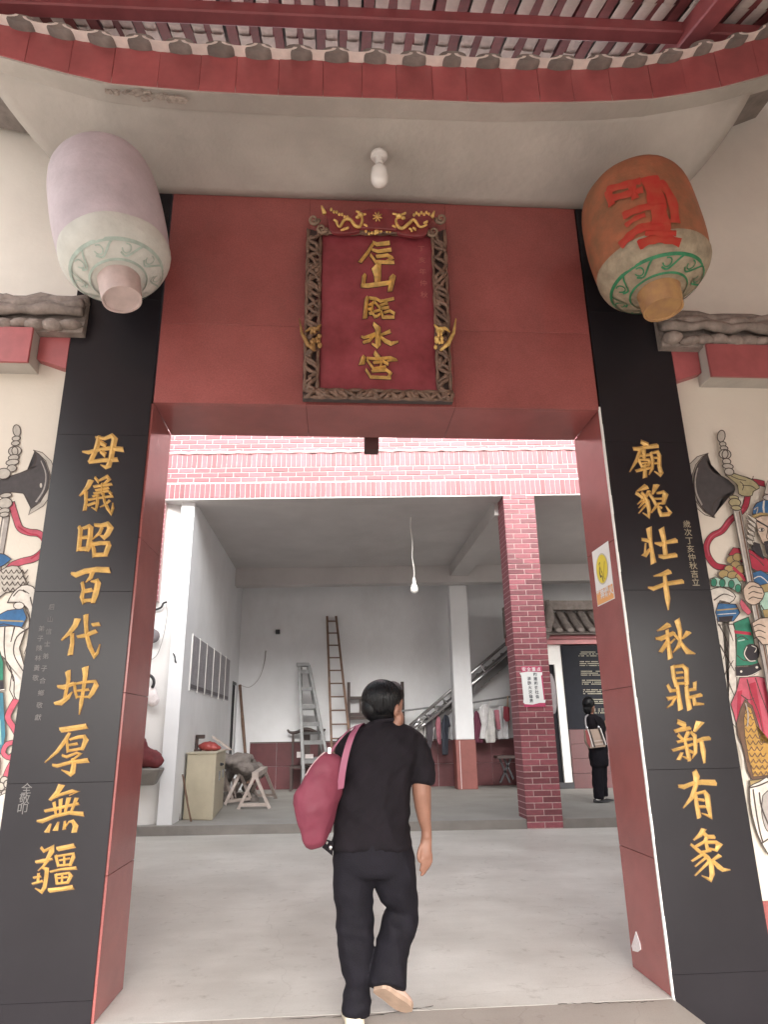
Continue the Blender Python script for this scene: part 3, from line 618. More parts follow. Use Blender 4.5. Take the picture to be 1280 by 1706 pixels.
m.fill('red', [(1246,1140),(1258,1136),(1266,1180),(1274,1225),(1262,1200),(1250,1172)], 0); m.fill('red', [(1270,1136),(1286,1136),(1290,1215),(1280,1205)], 0); m.fill('red', [(1228,1152),(1236,1150),(1233,1180),(1227,1200)], 0)
for p in ([(1244,1132),(1252,1160),(1264,1190),(1271,1226)],[(1258,1130),(1268,1160),(1280,1190)],[(1234,1158),(1246,1166),(1256,1163)]): m.line('outline', p, (1.8,1), 4)
m.fill('dark', [(1225,1112),(1245,1111),(1263,1105),(1268,1116),(1256,1124),(1245,1127),(1226,1127)], 1.6); m.line('white', [(1226,1127),(1245,1127),(1258,1122),(1268,1116)], 1.4, 2)
m.oval('white', (1234,1119), 2.2, 2.2, .6); m.oval('white', (1260,1112), 2.6, 2.4, .6)
# scaled leg armour
m.fill('brown', [(1226,1205),(1234,1178),(1240,1166),(1252,1176),(1262,1206),(1270,1236),(1284,1238),(1290,1292),(1252,1300),(1244,1284),(1238,1250),(1228,1225)], 1.4)
m.fill('amber', [(1238,1196),(1243,1176),(1250,1180),(1258,1206),(1266,1236),(1286,1240),(1290,1290),(1254,1294),(1246,1262),(1240,1228)], 1.0)
for r in range(11):
    yy = 1186+r*10.2; a = 1240+max(0, r-2)*1.4; b = 1252+r*3.4
    x = a+(r % 2)*4
    while x < b:
        m.line('brown', [(x-4.6, yy-3), (x, yy+3.5), (x+4.6, yy-3)], 1.5, 3); x += 9.4
m.line('grey', [(1240,1172),(1244,1190),(1243,1210)], 2, 3); m.line('white', [(1228,1238),(1235,1262),(1236,1282)], 2.4, 3)
m.fill('gold', [(1246,1300),(1262,1298),(1285,1292),(1285,1304),(1262,1306),(1248,1310)], 1.4)
m.fill('white', [(1246,1310),(1262,1302),(1285,1302),(1285,1420),(1266,1404),(1254,1372),(1247,1338)], 2.0, 2)
m.fill('grey', [(1268,1325),(1280,1318),(1286,1360),(1280,1384),(1272,1378),(1266,1352)], 1.6, 3)
for p in ([(1252,1315),(1256,1345),(1262,1380),(1268,1402)],[(1246,1312),(1262,1308),(1280,1300)],[(1266,1404),(1278,1396)],[(1262,1320),(1266,1345),(1278,1375)]): m.line('outline', p, 2.6, 4)
# torso
m.fill('red', [(1211,926),(1219,914),(1247,917),(1268,928),(1290,940),(1290,958),(1257,952),(1247,946)], 1.4)
m.line('outline', [(1240,920),(1256,930),(1270,944)], 1.4, 3)
for c, rx in (((1216,934),8),((1226,930),8),((1223,943),8),((1232,950),9),((1212,950),8),((1203,958),9),((1218,960),9),((1230,963),8)): m.oval('gold', c, rx, 7, 1.3)
m.line('red', [(1219,948),(1232,960),(1238,968)], 5, 3)
m.fill('blue', [(1248,956),(1264,952),(1282,962),(1290,990),(1262,984),(1250,974)], 1.4); m.line('white', [(1252,966),(1264,962),(1280,976)], 1.6, 3)
m.fill('gold', [(1258,978),(1290,970),(1290,990),(1260,988)], 1.2)
m.fill('mint', [(1180,966),(1188,963),(1198,966),(1206,962),(1215,966),(1224,964),(1232,975),(1231,990),(1210,980),(1182,978)], 1.4)
for c in ((1186,972),(1200,973),(1215,975),(1226,982)): m.oval('green', c, 5, 7, 1.2)
m.fill('mint', [(1262,990),(1290,985),(1290,1030),(1268,1030),(1262,1010)], 1.2)
m.line('outline', [(1264,1010),(1272,1020),(1290,1016)], 2, 3); m.fill('gold', [(1266,1018),(1290,1014),(1290,1034),(1270,1032)], 1)
# head
m.fill('dark', [(1247,915),(1252,905),(1262,908),(1270,935),(1256,925)], 0)
m.fill('flesh', [(1254,866),(1266,862),(1290,862),(1290,925),(1276,918),(1266,906),(1259,890)], 1.2)
m.line('dark', [(1257,870),(1268,876),(1276,881)], 2.6); m.oval('white', (1264,885), 5, 3, 1.1); m.oval('dark', (1265,885), 1.8, 2.4, 0); m.line('outline', [(1276,882),(1273,898),(1279,902)], 1.4, 3)
m.fill('dark', [(1268,905),(1276,903),(1290,908),(1290,940),(1281,938),(1272,924)], 0); m.line('flesh', [(1276,911),(1290,912)], 2.6)
for i in range(6): m.fill('pale', [(1256-i*1.5, 868+i*7), (1240-abs(2-i)*1.5, 856+i*9), (1243, 864+i*9), (1256-i, 876+i*7)], 1.3)
m.fill('blue', [(1249,860),(1250,850),(1256,841),(1268,836),(1290,836),(1290,862),(1262,858)], 1.6, 0); m.line('white', [(1268,838),(1267,848),(1268,857)], 3); m.line('pale', [(1252,852),(1258,848),(1256,858)], 1.6, 2)
m.line('gold', [(1250,864),(1262,859),(1290,861)], 4.4); m.oval('grey', (1276,832), 10, 5, 1.2); m.fill('pale', [(1268,826),(1272,810),(1276,800),(1279,818),(1290,822),(1290,828)], 1.3)
# staff with its finial and beast head
m.fill('olive', [(1204,795),(1214,791),(1226,795),(1240,799),(1250,804),(1258,811),(1260,817),(1250,822),(1248,829),(1236,830),(1226,826),(1224,812),(1214,803)], 1.5, 2)
for p in ([(1214,797),(1226,802),(1238,804)],[(1232,812),(1246,813),(1254,818)],[(1228,806),(1234,812),(1232,820)],[(1240,800),(1248,802),(1250,797)]): m.line('outline', p, 1.3, 3)
m.fill('grey', [(1216,853),(1229,850),(1281,1140),(1290,1190),(1279,1190),(1266,1110),(1250,1030)], 1.5)
m.line('brown', [(1227,856),(1278,1140)], 2.6); m.line('white', [(1220,858),(1252,1030)], 1.5)
for (cx, cy, rx, ry) in ((1197,731,6.5,10),(1199.5,744,5.5,4),(1201.5,751,6.5,4),(1203,761,10,8),(1203,761,5,7),(1205.5,773,7,5),(1207.5,781,9,4.5),(1209.5,790,8,6)): m.oval('pale', (cx,cy), rx, ry, 1.6, .14)
for (cx, cy, rx, ry) in ((1217,833,8,4),(1218.5,841,10,7),(1221,850,8.5,4)): m.oval('olive', (cx,cy), rx, ry, 1.6, .1)
m.fill('flesh', [(1232,984),(1242,972),(1258,976),(1267,992),(1258,1007),(1246,1010),(1235,1002)], 1.7, 2)
for yy in (981,990,999): m.line('outline', [(1241,yy+2),(1248,yy-2),(1256,yy),(1263,yy+1)], 1.6, 3)
m.fill('pink', [(1228,1000),(1234,1006),(1246,1022),(1240,1027),(1230,1018),(1226,1008)], 1.3)
m.fill('flesh', [(1246,1040),(1260,1032),(1290,1030),(1290,1074),(1264,1076),(1252,1062)], 1.7, 0)
for yy in (1044,1054,1064): m.line('outline', [(1249,yy+2),(1258,yy-2),(1268,yy+2)], 1.6, 3)
m.mb.build('guardian_painting', [paintm[k] for k in keys], SR)
# ---- left mural
m = Mural(WY)
m.fill('pale', [(55,750),(70,754),(85,768),(93,790),(88,820),(72,843),(47,858),(51,848),(66,838),(80,815),(84,792),(76,768),(64,756)], 1.1)
m.fill('steel', [(57,752),(61,764),(57,776),(44,785),(27,790),(10,796),(-12,804),(-12,826),(8,823),(20,820),(38,822),(48,834),(51,848),(66,836),(79,815),(82,792),(75,770),(66,758)], 1.2)
m.line('grey', [(68,768),(76,790),(73,815),(60,836)], (1.5,3), 4); m.oval('pale', (68,809), 2, 4, 0)
m.band('pink', [(20,842),(26,862),(33,880),(48,887),(64,889),(75,900),(73,916),(58,930),(36,936),(18,944),(4,962)], 10)
m.line('red', [(30,878),(48,889),(62,892),(71,904),(68,918),(52,931)], 2.6, 4)
m.fill('grey', [(4,862),(16,860),(6,920),(-8,1010),(-20,1010)], 1.5); m.line('white', [(6,866),(-8,960)], 2)
for (cx, cy, rx, ry) in ((28,718,6.5,10),(27,731,7,4),(26,739,7,4),(25,752,11,8),(25,752,5,7),(23,763,9,5),(21,771,11,5),(20,781,8,6),(6,790,12,9),(10,826,10,4),(9,839,12,9),(8,852,9,5),(8,858,8,4)): m.oval('pale', (cx,cy), rx, ry, 1.5, -.14)
m.fill('blue', [(-10,922),(8,924),(20,932),(8,942),(-10,950)], 1.4)
m.fill('pale', [(-10,960),(10,946),(30,944),(40,960),(44,978),(30,985),(10,988),(-10,1000)], 1.4, 2)
for r in range(4):
    for c_ in range(5): m.line('outline', [(2+c_*9+r, 950+r*10), (6+c_*9+r, 956+r*10), (11+c_*9+r, 950+r*10)], 1.6, 3)
m.fill('white', [(14,1005),(22,990),(38,976),(56,978),(64,992),(70,1012),(62,1060),(52,1100),(42,1124),(48,1070),(50,1030),(40,1008),(26,1004)], 1.8, 2)
for p in ([(24,994),(34,984),(44,988)],[(40,984),(50,990)],[(52,996),(58,1030),(50,1064),(42,1090)],[(34,1004),(48,1016),(52,1040)]): m.line('outline', p, (2.2,1.2), 4)
m.fill('blue', [(-10,1030),(14,1018),(40,1014),(46,1030),(38,1046),(8,1040),(-10,1044)], 1.4); m.line('gold', [(-6,1034),(40,1036)], 2.4); m.oval('white', (33,1010), 9, 6, 1.4)
m.fill('white', [(-10,1046),(20,1044),(44,1050),(34,1080),(44,1116),(40,1160),(34,1174),(18,1150),(22,1120),(8,1096),(-10,1080)], 1.6, 2)
for p in ([(10,1046),(9,1080),(14,1110),(25,1130),(26,1160),(38,1172)],[(52,1046),(30,1062),(25,1090),(40,1118),(46,1126)],[(18,1110),(24,1135)],[(26,1046),(20,1070)]): m.line('outline', p, (2.4,1.6), 4)
m.fill('green', [(-10,1060),(0,1080),(8,1104),(8,1134),(-10,1134)], 1.4); m.fill('dark', [(-10,1136),(8,1134),(9,1150),(-10,1152)], 1.6); m.line('white', [(-10,1152),(10,1149)], 1.6)
m.fill('teal', [(-10,1154),(8,1154),(10,1195),(12,1225),(6,1254),(-10,1262)], 1.4); m.line('mint', [(2,1200),(4,1240)], 1.6)
m.band('pink', [(28,1168),(18,1186),(16,1198),(26,1214),(32,1226)], 9, 3); m.band('pink', [(30,1236),(14,1240),(8,1254),(18,1262),(28,1252)], 7, 3); m.band('pink', [(28,1262),(18,1278),(12,1292)], 7, 3)
for c_ in ((10,1300),(4,1310),(16,1306),(2,1326),(12,1322)): m.oval('pale', c_, 7, 7, 2)
m.fill('white', [(2,1325),(18,1318),(14,1350),(8,1396),(0,1380)], 1.6); m.fill('teal', [(-10,1380),(2,1376),(4,1400),(-10,1410)], 1)
m.fill('red', [(-10,1265),(4,1262),(2,1290),(-10,1296)], 1)
m.mb.build('guardian_painting', [paintm[k] for k in keys], SL)
# dado of the right wall: a sliver of red band near the floor
for s, T in ((1, SR), (-1, SL)):
    a, b = sorted((s*(PW+.002), s*6.2)); MB().box(a, b, WY-.012, WY-.001, -.159, .40).build('skirting_tile', granite, T)
# enclosure of the porch: an unseen wall is added to darken the right end, the left end is open to the street
mb = MB(); mb.box(5.0, 5.2, -6, .05, -.16, 6.4); tag(mb.build('end_wall', white_wall), 'unseen white wall added to darken the right end of the porch', 'wall')
# ================================================================== name plaque
PY = -.085
pq = thing('name_plaque', 'carved red and gold name board reading 后山臨水宮 above the doorway', 'plaque', (0, -.04, 3.2))
Q = lambda px, py, d=0: at(px, py, y=PY-d)
c4 = [Q(528, 375), Q(727, 377), Q(733, 655), Q(525, 655)]
MB().prism(c4, (0, .05, 0)).build('panel', plaque_red, pq)
for ch in '后山臨水宮': character(ch, PY, .030, pq, grow=.1, mat=gold_old)
small_column('丁亥年仲秋', (702, 415), (707, 492), .05, pq, PY, M('plaque_inscription', (.38, .14, .12), .6))
# carved openwork rails: wandering stems woven over a dark backing
def rail(p0, p1, wpx, seed):
    rnd = random.Random(seed); L = math.hypot(p1[0]-p0[0], p1[1]-p0[1]); tx, ty = (p1[0]-p0[0])/L, (p1[1]-p0[1])/L; nx, ny = -ty, tx
    g_ = MB()
    for e in (-1, 1):
        pts = [Q(p0[0]+tx*s*L+nx*e*wpx*.46, p0[1]+ty*s*L+ny*e*wpx*.46, .02+.008*math.sin(s*17+e)) for s in [i/24 for i in range(25)]]
        g_.tube(pts, [.012+.004*math.sin(i*2.1+seed) for i in range(25)], 6)
    n = int(L/9)
    for i in range(n):
        s = (i+rnd.random()*.6)/n*L; a = rnd.choice((-1, 1)); ln = rnd.uniform(14, 30)
        pts = []
        for k in range(7):
            q = k/6; off = a*wpx*.42*math.cos(q*math.pi*rnd.uniform(.8, 1.3)); ss = min(L, max(0, s+q*ln))
            pts.append(Q(p0[0]+tx*ss+nx*off, p0[1]+ty*ss+ny*off, .022+.018*math.sin(q*3.1)))
        g_.tube(pts, [.005+.008*math.sin(math.pi*(k+.5)/7) for k in range(7)], 6)
        if rnd.random() < .6:
            c = Q(p0[0]+tx*s+nx*a*wpx*.2, p0[1]+ty*s+ny*a*wpx*.2, .03); g_.ball(c, rnd.uniform(.012, .02), .012, rnd.uniform(.015, .03), 8, 6)
    return g_.build('carved_rail', carved, pq, smooth=True)
def back(pts, d=.0): MB().prism([Q(*p) for p in pts], (0, .06, 0)).build('frame_back', wood_dark, pq)
back([(511,380),(538,388),(534,650),(504,655)]); back([(719,390),(742,382),(754,655),(727,650)]); back([(506,648),(752,650),(756,667),(504,662)])
rail((524,384), (518,652), 22, 3); rail((731,384), (741,652), 22, 5); rail((506,655), (755,660), 13, 9); rail((530,386),(720,388), 5, 11)
# crest: three curved lacquer leaves
def leaf(pts, d0, th, name='crest', mat=plaque_rim):
    m = MB(); pts = smooth_path(pts+[pts[0]], 3)[:-1]; m.prism([Q(*p, d0+th) for p in pts], (0, th, 0)); return m.build(name, mat, pq, bevel=.004)
leaf([(583,361),(597,351),(628,346),(655,348),(672,355),(673,372),(660,382),(630,380),(600,379),(588,374)], .04, .035)
leaf([(540,345),(560,356),(585,364),(592,378),(600,384),(580,388),(553,386),(546,368)], .03, .03)
leaf([(722,355),(700,360),(676,364),(664,380),(664,388),(690,393),(710,390),(716,372)], .03, .03)
g_ = MB()
def wig(pts, r, d=.075): g_.tube([Q(x, y, d) for x, y in smooth_path(pts, 4)], [r*(.5+.5*math.sin(math.pi*(i+1.5)/(len(pts)*4-1))) for i in range((len(pts)-1)*4+1)], 7)
wig([(560,370),(566,378),(574,366),(584,366),(592,376),(600,377),(604,366),(600,358)], .012)
wig([(712,374),(700,378),(690,366),(682,372),(672,380),(664,378),(660,368),(664,360)], .012)
for c, r in (((601,358),.022),((665,360),.022),((596,362),.016),((672,363),.016)): g_.ball(Q(*c, .085), r, r*.8, r*.8, 8, 6)
for a in (((609,356),(603,358)),((593,352),(600,356)),((654,356),(662,359)),((676,354),(668,358)),((574,382),(580,378)),((568,384),(574,380)),((686,386),(682,380)),((692,384),(688,379)),((706,372),(712,368)),((556,366),(562,372)),((606,374),(611,378)),((654,376),(658,380))): wig([a[0], ((a[0][0]+a[1][0])/2+2, (a[0][1]+a[1][1])/2), a[1]], .009)
for k in range(7): g_.ball(Q(552+k*4.5, 349+k*2.1+(k % 2)*2, .06), .010, .008, .014, 6, 5); g_.ball(Q(690+k*4.2, 358-(k % 2)*3-k*.2, .06), .010, .008, .014, 6, 5)
for k in range(9): g_.ball(Q(610+k*5, 385+3*math.sin(k*.8)+(k % 2)*2, .05), .010, .008, .013, 6, 5)
g_.ball(Q(628,386,.05), .02, .012, .02, 8, 6)
for q in range(8): g_.bar(Q(629,361,.08), Q(629+8*math.cos(q*.785+.3), 361+8*math.sin(q*.785+.3), .08), .008, .006)
g_.ball(Q(629,361,.085), .012, .01, .012, 8, 6)
g_.tube([Q(536,343,.06), Q(541,356,.06)], [.006, .016], 7)
g_.tube([Q(724,352,.06), Q(720,362,.06)], [.006, .014], 7)
g_.build('gilded_dragons', gold_old, pq, smooth=True)
# scrolls on the upper corners
sw = M('scroll_wood', (.24, .17, .12), .5, var=.3, scale=20)
for (cx, cy), s in (((523,366),1),((536,381),1),((735,364),-1),((722,386),-1)):
    g_ = MB(); g_.tube([Q(cx+s*(9-q*.62)*math.cos(q*.75), cy+(9-q*.62)*math.sin(q*.75), .04) for q in range(14)], [.013-.0006*q for q in range(14)], 7)
    g_.build('corner_scroll', sw, pq, smooth=True)
# phoenix heads half way down both rails
for s, cx in ((-1, 521), (1, 738)):
    g_ = MB(); sx = lambda d: cx + s*d
    for k in range(16):
        rnd = random.Random(k+cx); g_.ball(Q(sx(-6+rnd.uniform(-7, 8)), 562+rnd.uniform(-16, 18), .05+rnd.random()*.03), rnd.uniform(.009, .018), .012, rnd.uniform(.012, .024), 7, 5)
    g_.tube([Q(sx(-14), 541, .07), Q(sx(-8), 548, .08), Q(sx(4), 547, .07), Q(sx(12), 553, .05)], [.006, .013, .011, .005], 7)
    g_.tube([Q(sx(22), 531, .03), Q(sx(18), 555, .04), Q(sx(8), 574, .05), Q(sx(-4), 584, .05)], [.004, .011, .015, .008], 7)
    g_.build('phoenix', gold_old if s > 0 else M('phoenix_faded', (.33, .19, .07), .5, var=.4, scale=30, metal=.2), pq, smooth=True)
# ================================================================== lamp under the cove
t = thing('ceiling_lamp', 'white bulb in a round porcelain holder under the eave', 'lamp', at(632, 300, y=-.36))
c = at(632, 266, y=-.36); zc = ZT+.03
MB().lathe([(0, .052), (-.02, .056), (-.03, .05), (-.034, .026), (-.075, .026), (-.08, .02)], (c.x, -.36, zc+.02), (0, 0, 1), 24).build('lamp_holder', white_paint, t, smooth=40)
MB().lathe([(-.075, .02), (-.09, .038), (-.11, .052), (-.16, .056), (-.2, .054), (-.225, .04), (-.24, .012)], (c.x, -.36, zc), (0, 0, 1), 24).build('bulb', bulb_white, t, smooth=True)
# ================================================================== big paper lanterns
def lantern(T, B, label, skinm, capm, ringm, collar, seed, glyph=None, fat=1.):
    T = Vector(T); B = Vector(B); ax = (B-T).normalized(); L = (B-T).length
    th = thing('paper_lantern', label, 'lantern', B, 'paper lanterns hanging under the eave')
    Rm = 1.0; rn = random.Random(seed); n = 48
    u = ax.cross(Vector((0, 1, 0))).normalized(); v = ax.cross(u)      # v points roughly toward the viewer or away
    def loft(prof, amp):
        rs = []
        for s, r in prof:
            rs.append([T + ax*(s*L) + (u*math.cos(q)+v*math.sin(q))*r*fat*(1+amp*math.sin(3*q+s*5+seed)+amp*.6*math.sin(7*q+seed*2-s*9)) for q in [2*math.pi*j/n for j in range(n)]])
        return rs
    body = [(.0, .02), (.0, .13), (.015, .20), (.04, .265), (.08, .305), (.14, .33), (.25, .345), (.4, .352), (.52, .352), (.62, .346), (.70, .337)]
    body = [(s, r) for s, r in smooth_path(body, 2)]
    m = MB(); m.rings(loft(body, .008)); m.build('paper_skin', skinm, th, smooth=50)
    low = [(.695, .340), (.715, .338), (.76, .322), (.80, .29), (.83, .25), (.85, .205), (.862, .165), (.868, .125)]
    m = MB(); m.rings(loft(smooth_path(low, 2), .012)); m.build('paper_base', capm, th, smooth=50)
    # green painted scroll band round the base
    m = MB()
    def onb(q, s, lift=.004):
        r = interp(low, s)*fat; return T + ax*(s*L+lift*.7) + (u*math.cos(q)+v*math.sin(q))*(r+lift)
    def stripe(pts, w):
        pp = [onb(q, s) for q, s in pts]
        for a, b, (qa, sa) in zip(pp, pp[1:], pts):
            d = (b-a).normalized(); nrm = ((a-(T+ax*((a-T).dot(ax)))).normalized()+ax*.8).normalized(); sd = d.cross(nrm).normalized()*w/2
            m.poly([a-sd, b-sd, b+sd, a+sd])
    stripe([(2*math.pi*i/60, .815) for i in range(61)], .020)
    stripe([(2*math.pi*i/60, .862) for i in range(61)], .014)
    for k in range(9):
        q0 = 2*math.pi*k/9
        stripe([(q0+.5*i/12, .819+.036*math.sin(i/12*2.2)) for i in range(13)], .011)
        stripe([(q0+.36+.11*math.cos(i*.55), .838+.012*math.sin(i*.55)) for i in range(10)], .008)
    m.build('green_scroll', ringm, th)
    col = [(.855, .130), (.89, .126), (.95, .122), (1.0, .118), (1.0, .108), (.99, .103), (.99, .02)]
    m = MB(); m.rings(loft(col, .012)); m.build('collar', collar, th, smooth=35)
    m = MB(); m.tube([T-ax*.15, T-ax*.06, T+ax*.01], .009, 8); m.lathe([(-.16, .03), (-.145, .032)], T, ax, 12); m.ball(T-ax*.03+Vector((-.05, -.04, .015)), .03, .022, .018, 10, 7)
    m.build('hanger', dark_metal if seed % 2 else cable_m, th, smooth=True)
    if glyph:
        m = MB(); prof = body
        for gi, (st, w) in enumerate(glyph):
            pts = smooth_path([(a, b) for a, b in st], 4)
            P = []
            for a, b in pts:                    # a: angle across, b: along the axis
                r = interp(prof, b)*fat; q = a
                P.append((T+ax*(b*L)+(u*math.cos(q)+v*math.sin(q))*(r*1.012+.003+.0003*gi), (u*math.cos(q)+v*math.sin(q))))
            rows = []
            for i, (p, nr) in enumerate(P):
                d = (P[min(i+1, len(P)-1)][0]-P[max(i-1, 0)][0]).normalized(); sd = d.cross(nr).normalized()*w/2*(1+.15*math.sin(i*1.7))
                rows.append([m.v(p-sd), m.v(p-sd*.33+nr*.003), m.v(p+sd*.33+nr*.003), m.v(p+sd)])
            for a, b in zip(rows, rows[1:]):
                for i in range(3): m.face([a[i], a[i+1], b[i+1], b[i]])
        m.build('painted_character', M('lantern_red_paint', (.60, .03, .025), .55, var=.25, scale=16, tint=(.45, .075, .04)), th, smooth=True)
    return th
old_paper = M('lantern_old_paper', (.33, .175, .09), .75, var=.35, scale=7, bump=.35, bscale=30, tint=(.46, .15, .075), stain=.25)
base_paper = M('lantern_base_paper', (.34, .285, .205), .85, var=.25, scale=14, bump=.5, bscale=35, stain=.55)
green_p = M('lantern_green', (.03, .20, .09), .6, var=.3, scale=20)
collar_p = M('lantern_collar', (.45, .24, .13), .7, var=.2, scale=12, tint=(.50, .30, .12))
# the red brush character on the right lantern: rows of broad strokes; angle 0 = image right, -pi/2.. toward the viewer
GL = []
LT, LB = at(1049, 309, y=-.43), at(1106, 516, y=-.50)
def lq(px, py):       # where a brush stroke seen at this pixel lies on the lantern's round skin: (angle, distance along the axis)
    ax = (LB-LT).normalized(); u = ax.cross(Vector((0, 1, 0))).normalized(); v = ax.cross(u); d = ray(px, py); w_ = CAMP-LT
    dp = d-ax*d.dot(ax); wp = w_-ax*w_.dot(ax); a_, b_, c_ = dp.dot(dp), 2*dp.dot(wp), wp.dot(wp)-.337**2
    t = (-b_-math.sqrt(max(0, b_*b_-4*a_*c_)))/(2*a_); p = w_+d*t
    return (math.atan2(p.dot(v), p.dot(u)), p.dot(ax)/(LB-LT).length)
for pts, wpx in (([(1012,318),(1040,310),(1068,303)], 15), ([(1016,334),(1044,326),(1072,318)], 14), ([(1014,318),(1022,344)], 13), ([(1052,304),(1060,334)], 12),
                 ([(1082,296),(1092,330),(1102,372),(1108,396)], 27), ([(1098,304),(1118,334),(1126,372)], 16), ([(1040,362),(1062,352),(1084,346),(1110,344)], 15), ([(1044,378),(1060,366),(1076,360)], 10),
                 ([(1034,410),(1048,396),(1066,382),(1090,376),(1118,374)], 17), ([(1064,408),(1086,398),(1110,396),(1136,402)], 19), ([(1076,388),(1100,386),(1128,388)], 12)):
    GL.append(([lq(*p) for p in pts], wpx*.0034))
lantern(LT, LB, 'weathered red brown paper lantern with a bold red brush character, right of the lamp', old_paper, base_paper, green_p, collar_p, 2, GL, .97)
faded = M('lantern_faded_glare', (.52, .46, .50), .8, var=.14, scale=5, bump=.3, bscale=30, stain=.12)  # faded mauve paper, lightened further: lens glare put into the colour
faded_b = M('lantern_faded_base', (.60, .61, .57), .85, var=.1, scale=8, bump=.3, bscale=35, stain=.15)
faded_g = M('lantern_faded_green', (.40, .49, .44), .7, var=.2, scale=20)
faded_c = M('lantern_faded_collar', (.56, .45, .43), .7, var=.15, scale=10)
lantern(at(165, 272, y=-.40), at(203, 500, y=-.52), 'faded mauve paper lantern left of the lamp, its colour paled for glare, hanging askew', faded, faded_b, faded_g, faded_c, 5, None, .90)
# hook for the left lantern, beside its crown
# ================================================================== warning sign on the right jamb
sg = thing('warning_sign', 'white and yellow sign reading 严禁烟火 on the right door jamb', 'sign', (GW, .24, 2.02))
sx = GW-.0025
def SP(a, b, l=0): return Vector((sx-.0008*l, lerp(.384, .108, a)+.006*(b-.5), lerp(2.379, 2.021, b)))   # a across, b down
def spoly(m, pts, l): m.poly([SP(a, b, l) for a, b in pts])
m = MB(); m.prism([SP(0, 0), SP(1, 0), SP(1, 1), SP(0, 1)], (.002, 0, 0)); m.build('board', M('sign_white', (.8, .78, .76), .4, var=.02), sg)
def circ(cx, cy, r, k=28, asp=.771): return [(cx+r*math.cos(2*math.pi*i/k), cy+r*asp*math.sin(2*math.pi*i/k)) for i in range(k)]
m = MB(); spoly(m, circ(.5, .40, .36), 1); m.build('ring', M('sign_grey_ring', (.55, .50, .42), .4), sg)
m = MB(); spoly(m, circ(.5, .40, .325), 2); m.build('disc', M('sign_yellow', (.78, .62, .03), .4, var=.05), sg)
m = MB()
for pts in ([(.36,.36),(.41,.33),(.38,.42),(.40,.50),(.46,.51),(.44,.54),(.36,.54),(.33,.46)], [(.42,.38),(.52,.46),(.50,.50),(.44,.44)], [(.46,.52),(.50,.52),(.53,.63),(.49,.64)], [(.40,.27),(.44,.26),(.43,.30),(.40,.31)]): spoly(m, pts, 3)
m.build('flame_symbol', M('sign_black', (.03, .03, .02), .5), sg)
m = MB(); spoly(m, [(.34,.28),(.37,.27),(.62,.60),(.59,.61)], 4); spoly(m, [(.69,.30),(.72,.30),(.56,.56),(.54,.55)], 4); m.build('slash', M('sign_slash', (.42, .30, .02), .5), sg)
m = MB(); spoly(m, [(.02,.74),(.98,.74),(.98,.985),(.02,.985)], 1); m.build('orange_band', M('sign_orange', (.80, .38, .12), .4, var=.04), sg)
m = MB(); text_bm(m, '严禁烟火', .068, lambda x, z: Vector((sx-.003, .246-x*1.0, 2.078+z*.95)), .0015); m.build('lettering', M('sign_letters', (.8, .78, .76), .4, var=.02), sg)
# ================================================================== hall across the courtyard
TH = -math.atan(.06)
def brick_mesh(L, Hh, T):
    m = MB(); m.box(-L/2, L/2, 0, T, -Hh/2, Hh/2); bmesh.ops.bevel(m.bm, geom=[e for e in m.bm.edges if all(abs(v.co.y) < 1e-6 for v in e.verts)], offset=.004, segments=1, affect='EDGES')
    me = bpy.data.meshes.new('brick'); bmesh.ops.recalc_face_normals(m.bm, faces=m.bm.faces); m.bm.to_mesh(me); m.bm.free(); me.materials.append(brick_m); return me
P_, BL, BH, JO = .0797, .235, .068, .0115
full = brick_mesh(BL, BH, .012); half = brick_mesh(BL/2-JO/2, BH, .012); soldier = brick_mesh(BH, BL, .012)
def row_of(parent, x0, x1, v, z, off, name='brick', faceang=TH, origin=None):
    """a running course between x0 and x1 in hall coordinates; cut bricks at the ends"""
    x = x0 - off
    while x < x1-.01:
        a, b = max(x, x0), min(x+BL, x1)
        if b-a > .03:
            o = link(name, full, H((a+b)/2, v, z), parent, (random.uniform(-.012, .012), 0, TH+random.uniform(-.006, .006)), ((b-a)/BL, 1, 1)); o.location.y += random.uniform(-.0015, .0015)
        x += BL+JO
def row_side(parent, x, v0, v1, z, off, name='brick'):
    q = v0 - off
    while q < v1-.01:
        a, b = max(q, v0), min(q+BL, v1)
        if b-a > .03: link(name, full, H(x, (a+b)/2, z), parent, (0, random.uniform(-.01, .01), -math.pi/2+TH), ((b-a)/BL, 1, 1))
        q += BL+JO
bp = thing('brick_pillar', 'tall red brick pillar with pale joints carrying the notice sheet', 'pillar', H(2.57, 6.4, 0))
px0, px1, pv0, pv1 = 2.335, 2.815, 6.2, 6.62
MB().box(px0, px1, pv0+.008, pv1, 0, 4.79, True).build('mortar_core', mortar, bp)
zz = .046; r = 0
while zz < 4.77:
    row_of(bp, px0-.004, px1+.004, pv0, zz, (0, .123)[r % 2]); zz += P_; r += 1
zz = .046; r = 0; mb = MB(); cnt = 0
while zz < 4.77:                    # side faces, past the 300th brick, as one real mesh
    for sx_, xx in ((-1, px0), (1, px1)):
        q = pv0 + .0 - (0.06, .18)[r % 2]
        while q < pv1-.02:
            a, b = max(q, pv0+.004), min(q+BL, pv1)
            if b-a > .03:
                x_a, x_b = sorted((xx+sx_*.004, xx-sx_*.002)); mb.box(x_a, x_b, a, b, zz-BH/2, zz+BH/2, True)
            q += BL+JO
    zz += P_; r += 1
tag(mb.build('side_bricks', brick_m, bp), kind='stuff')
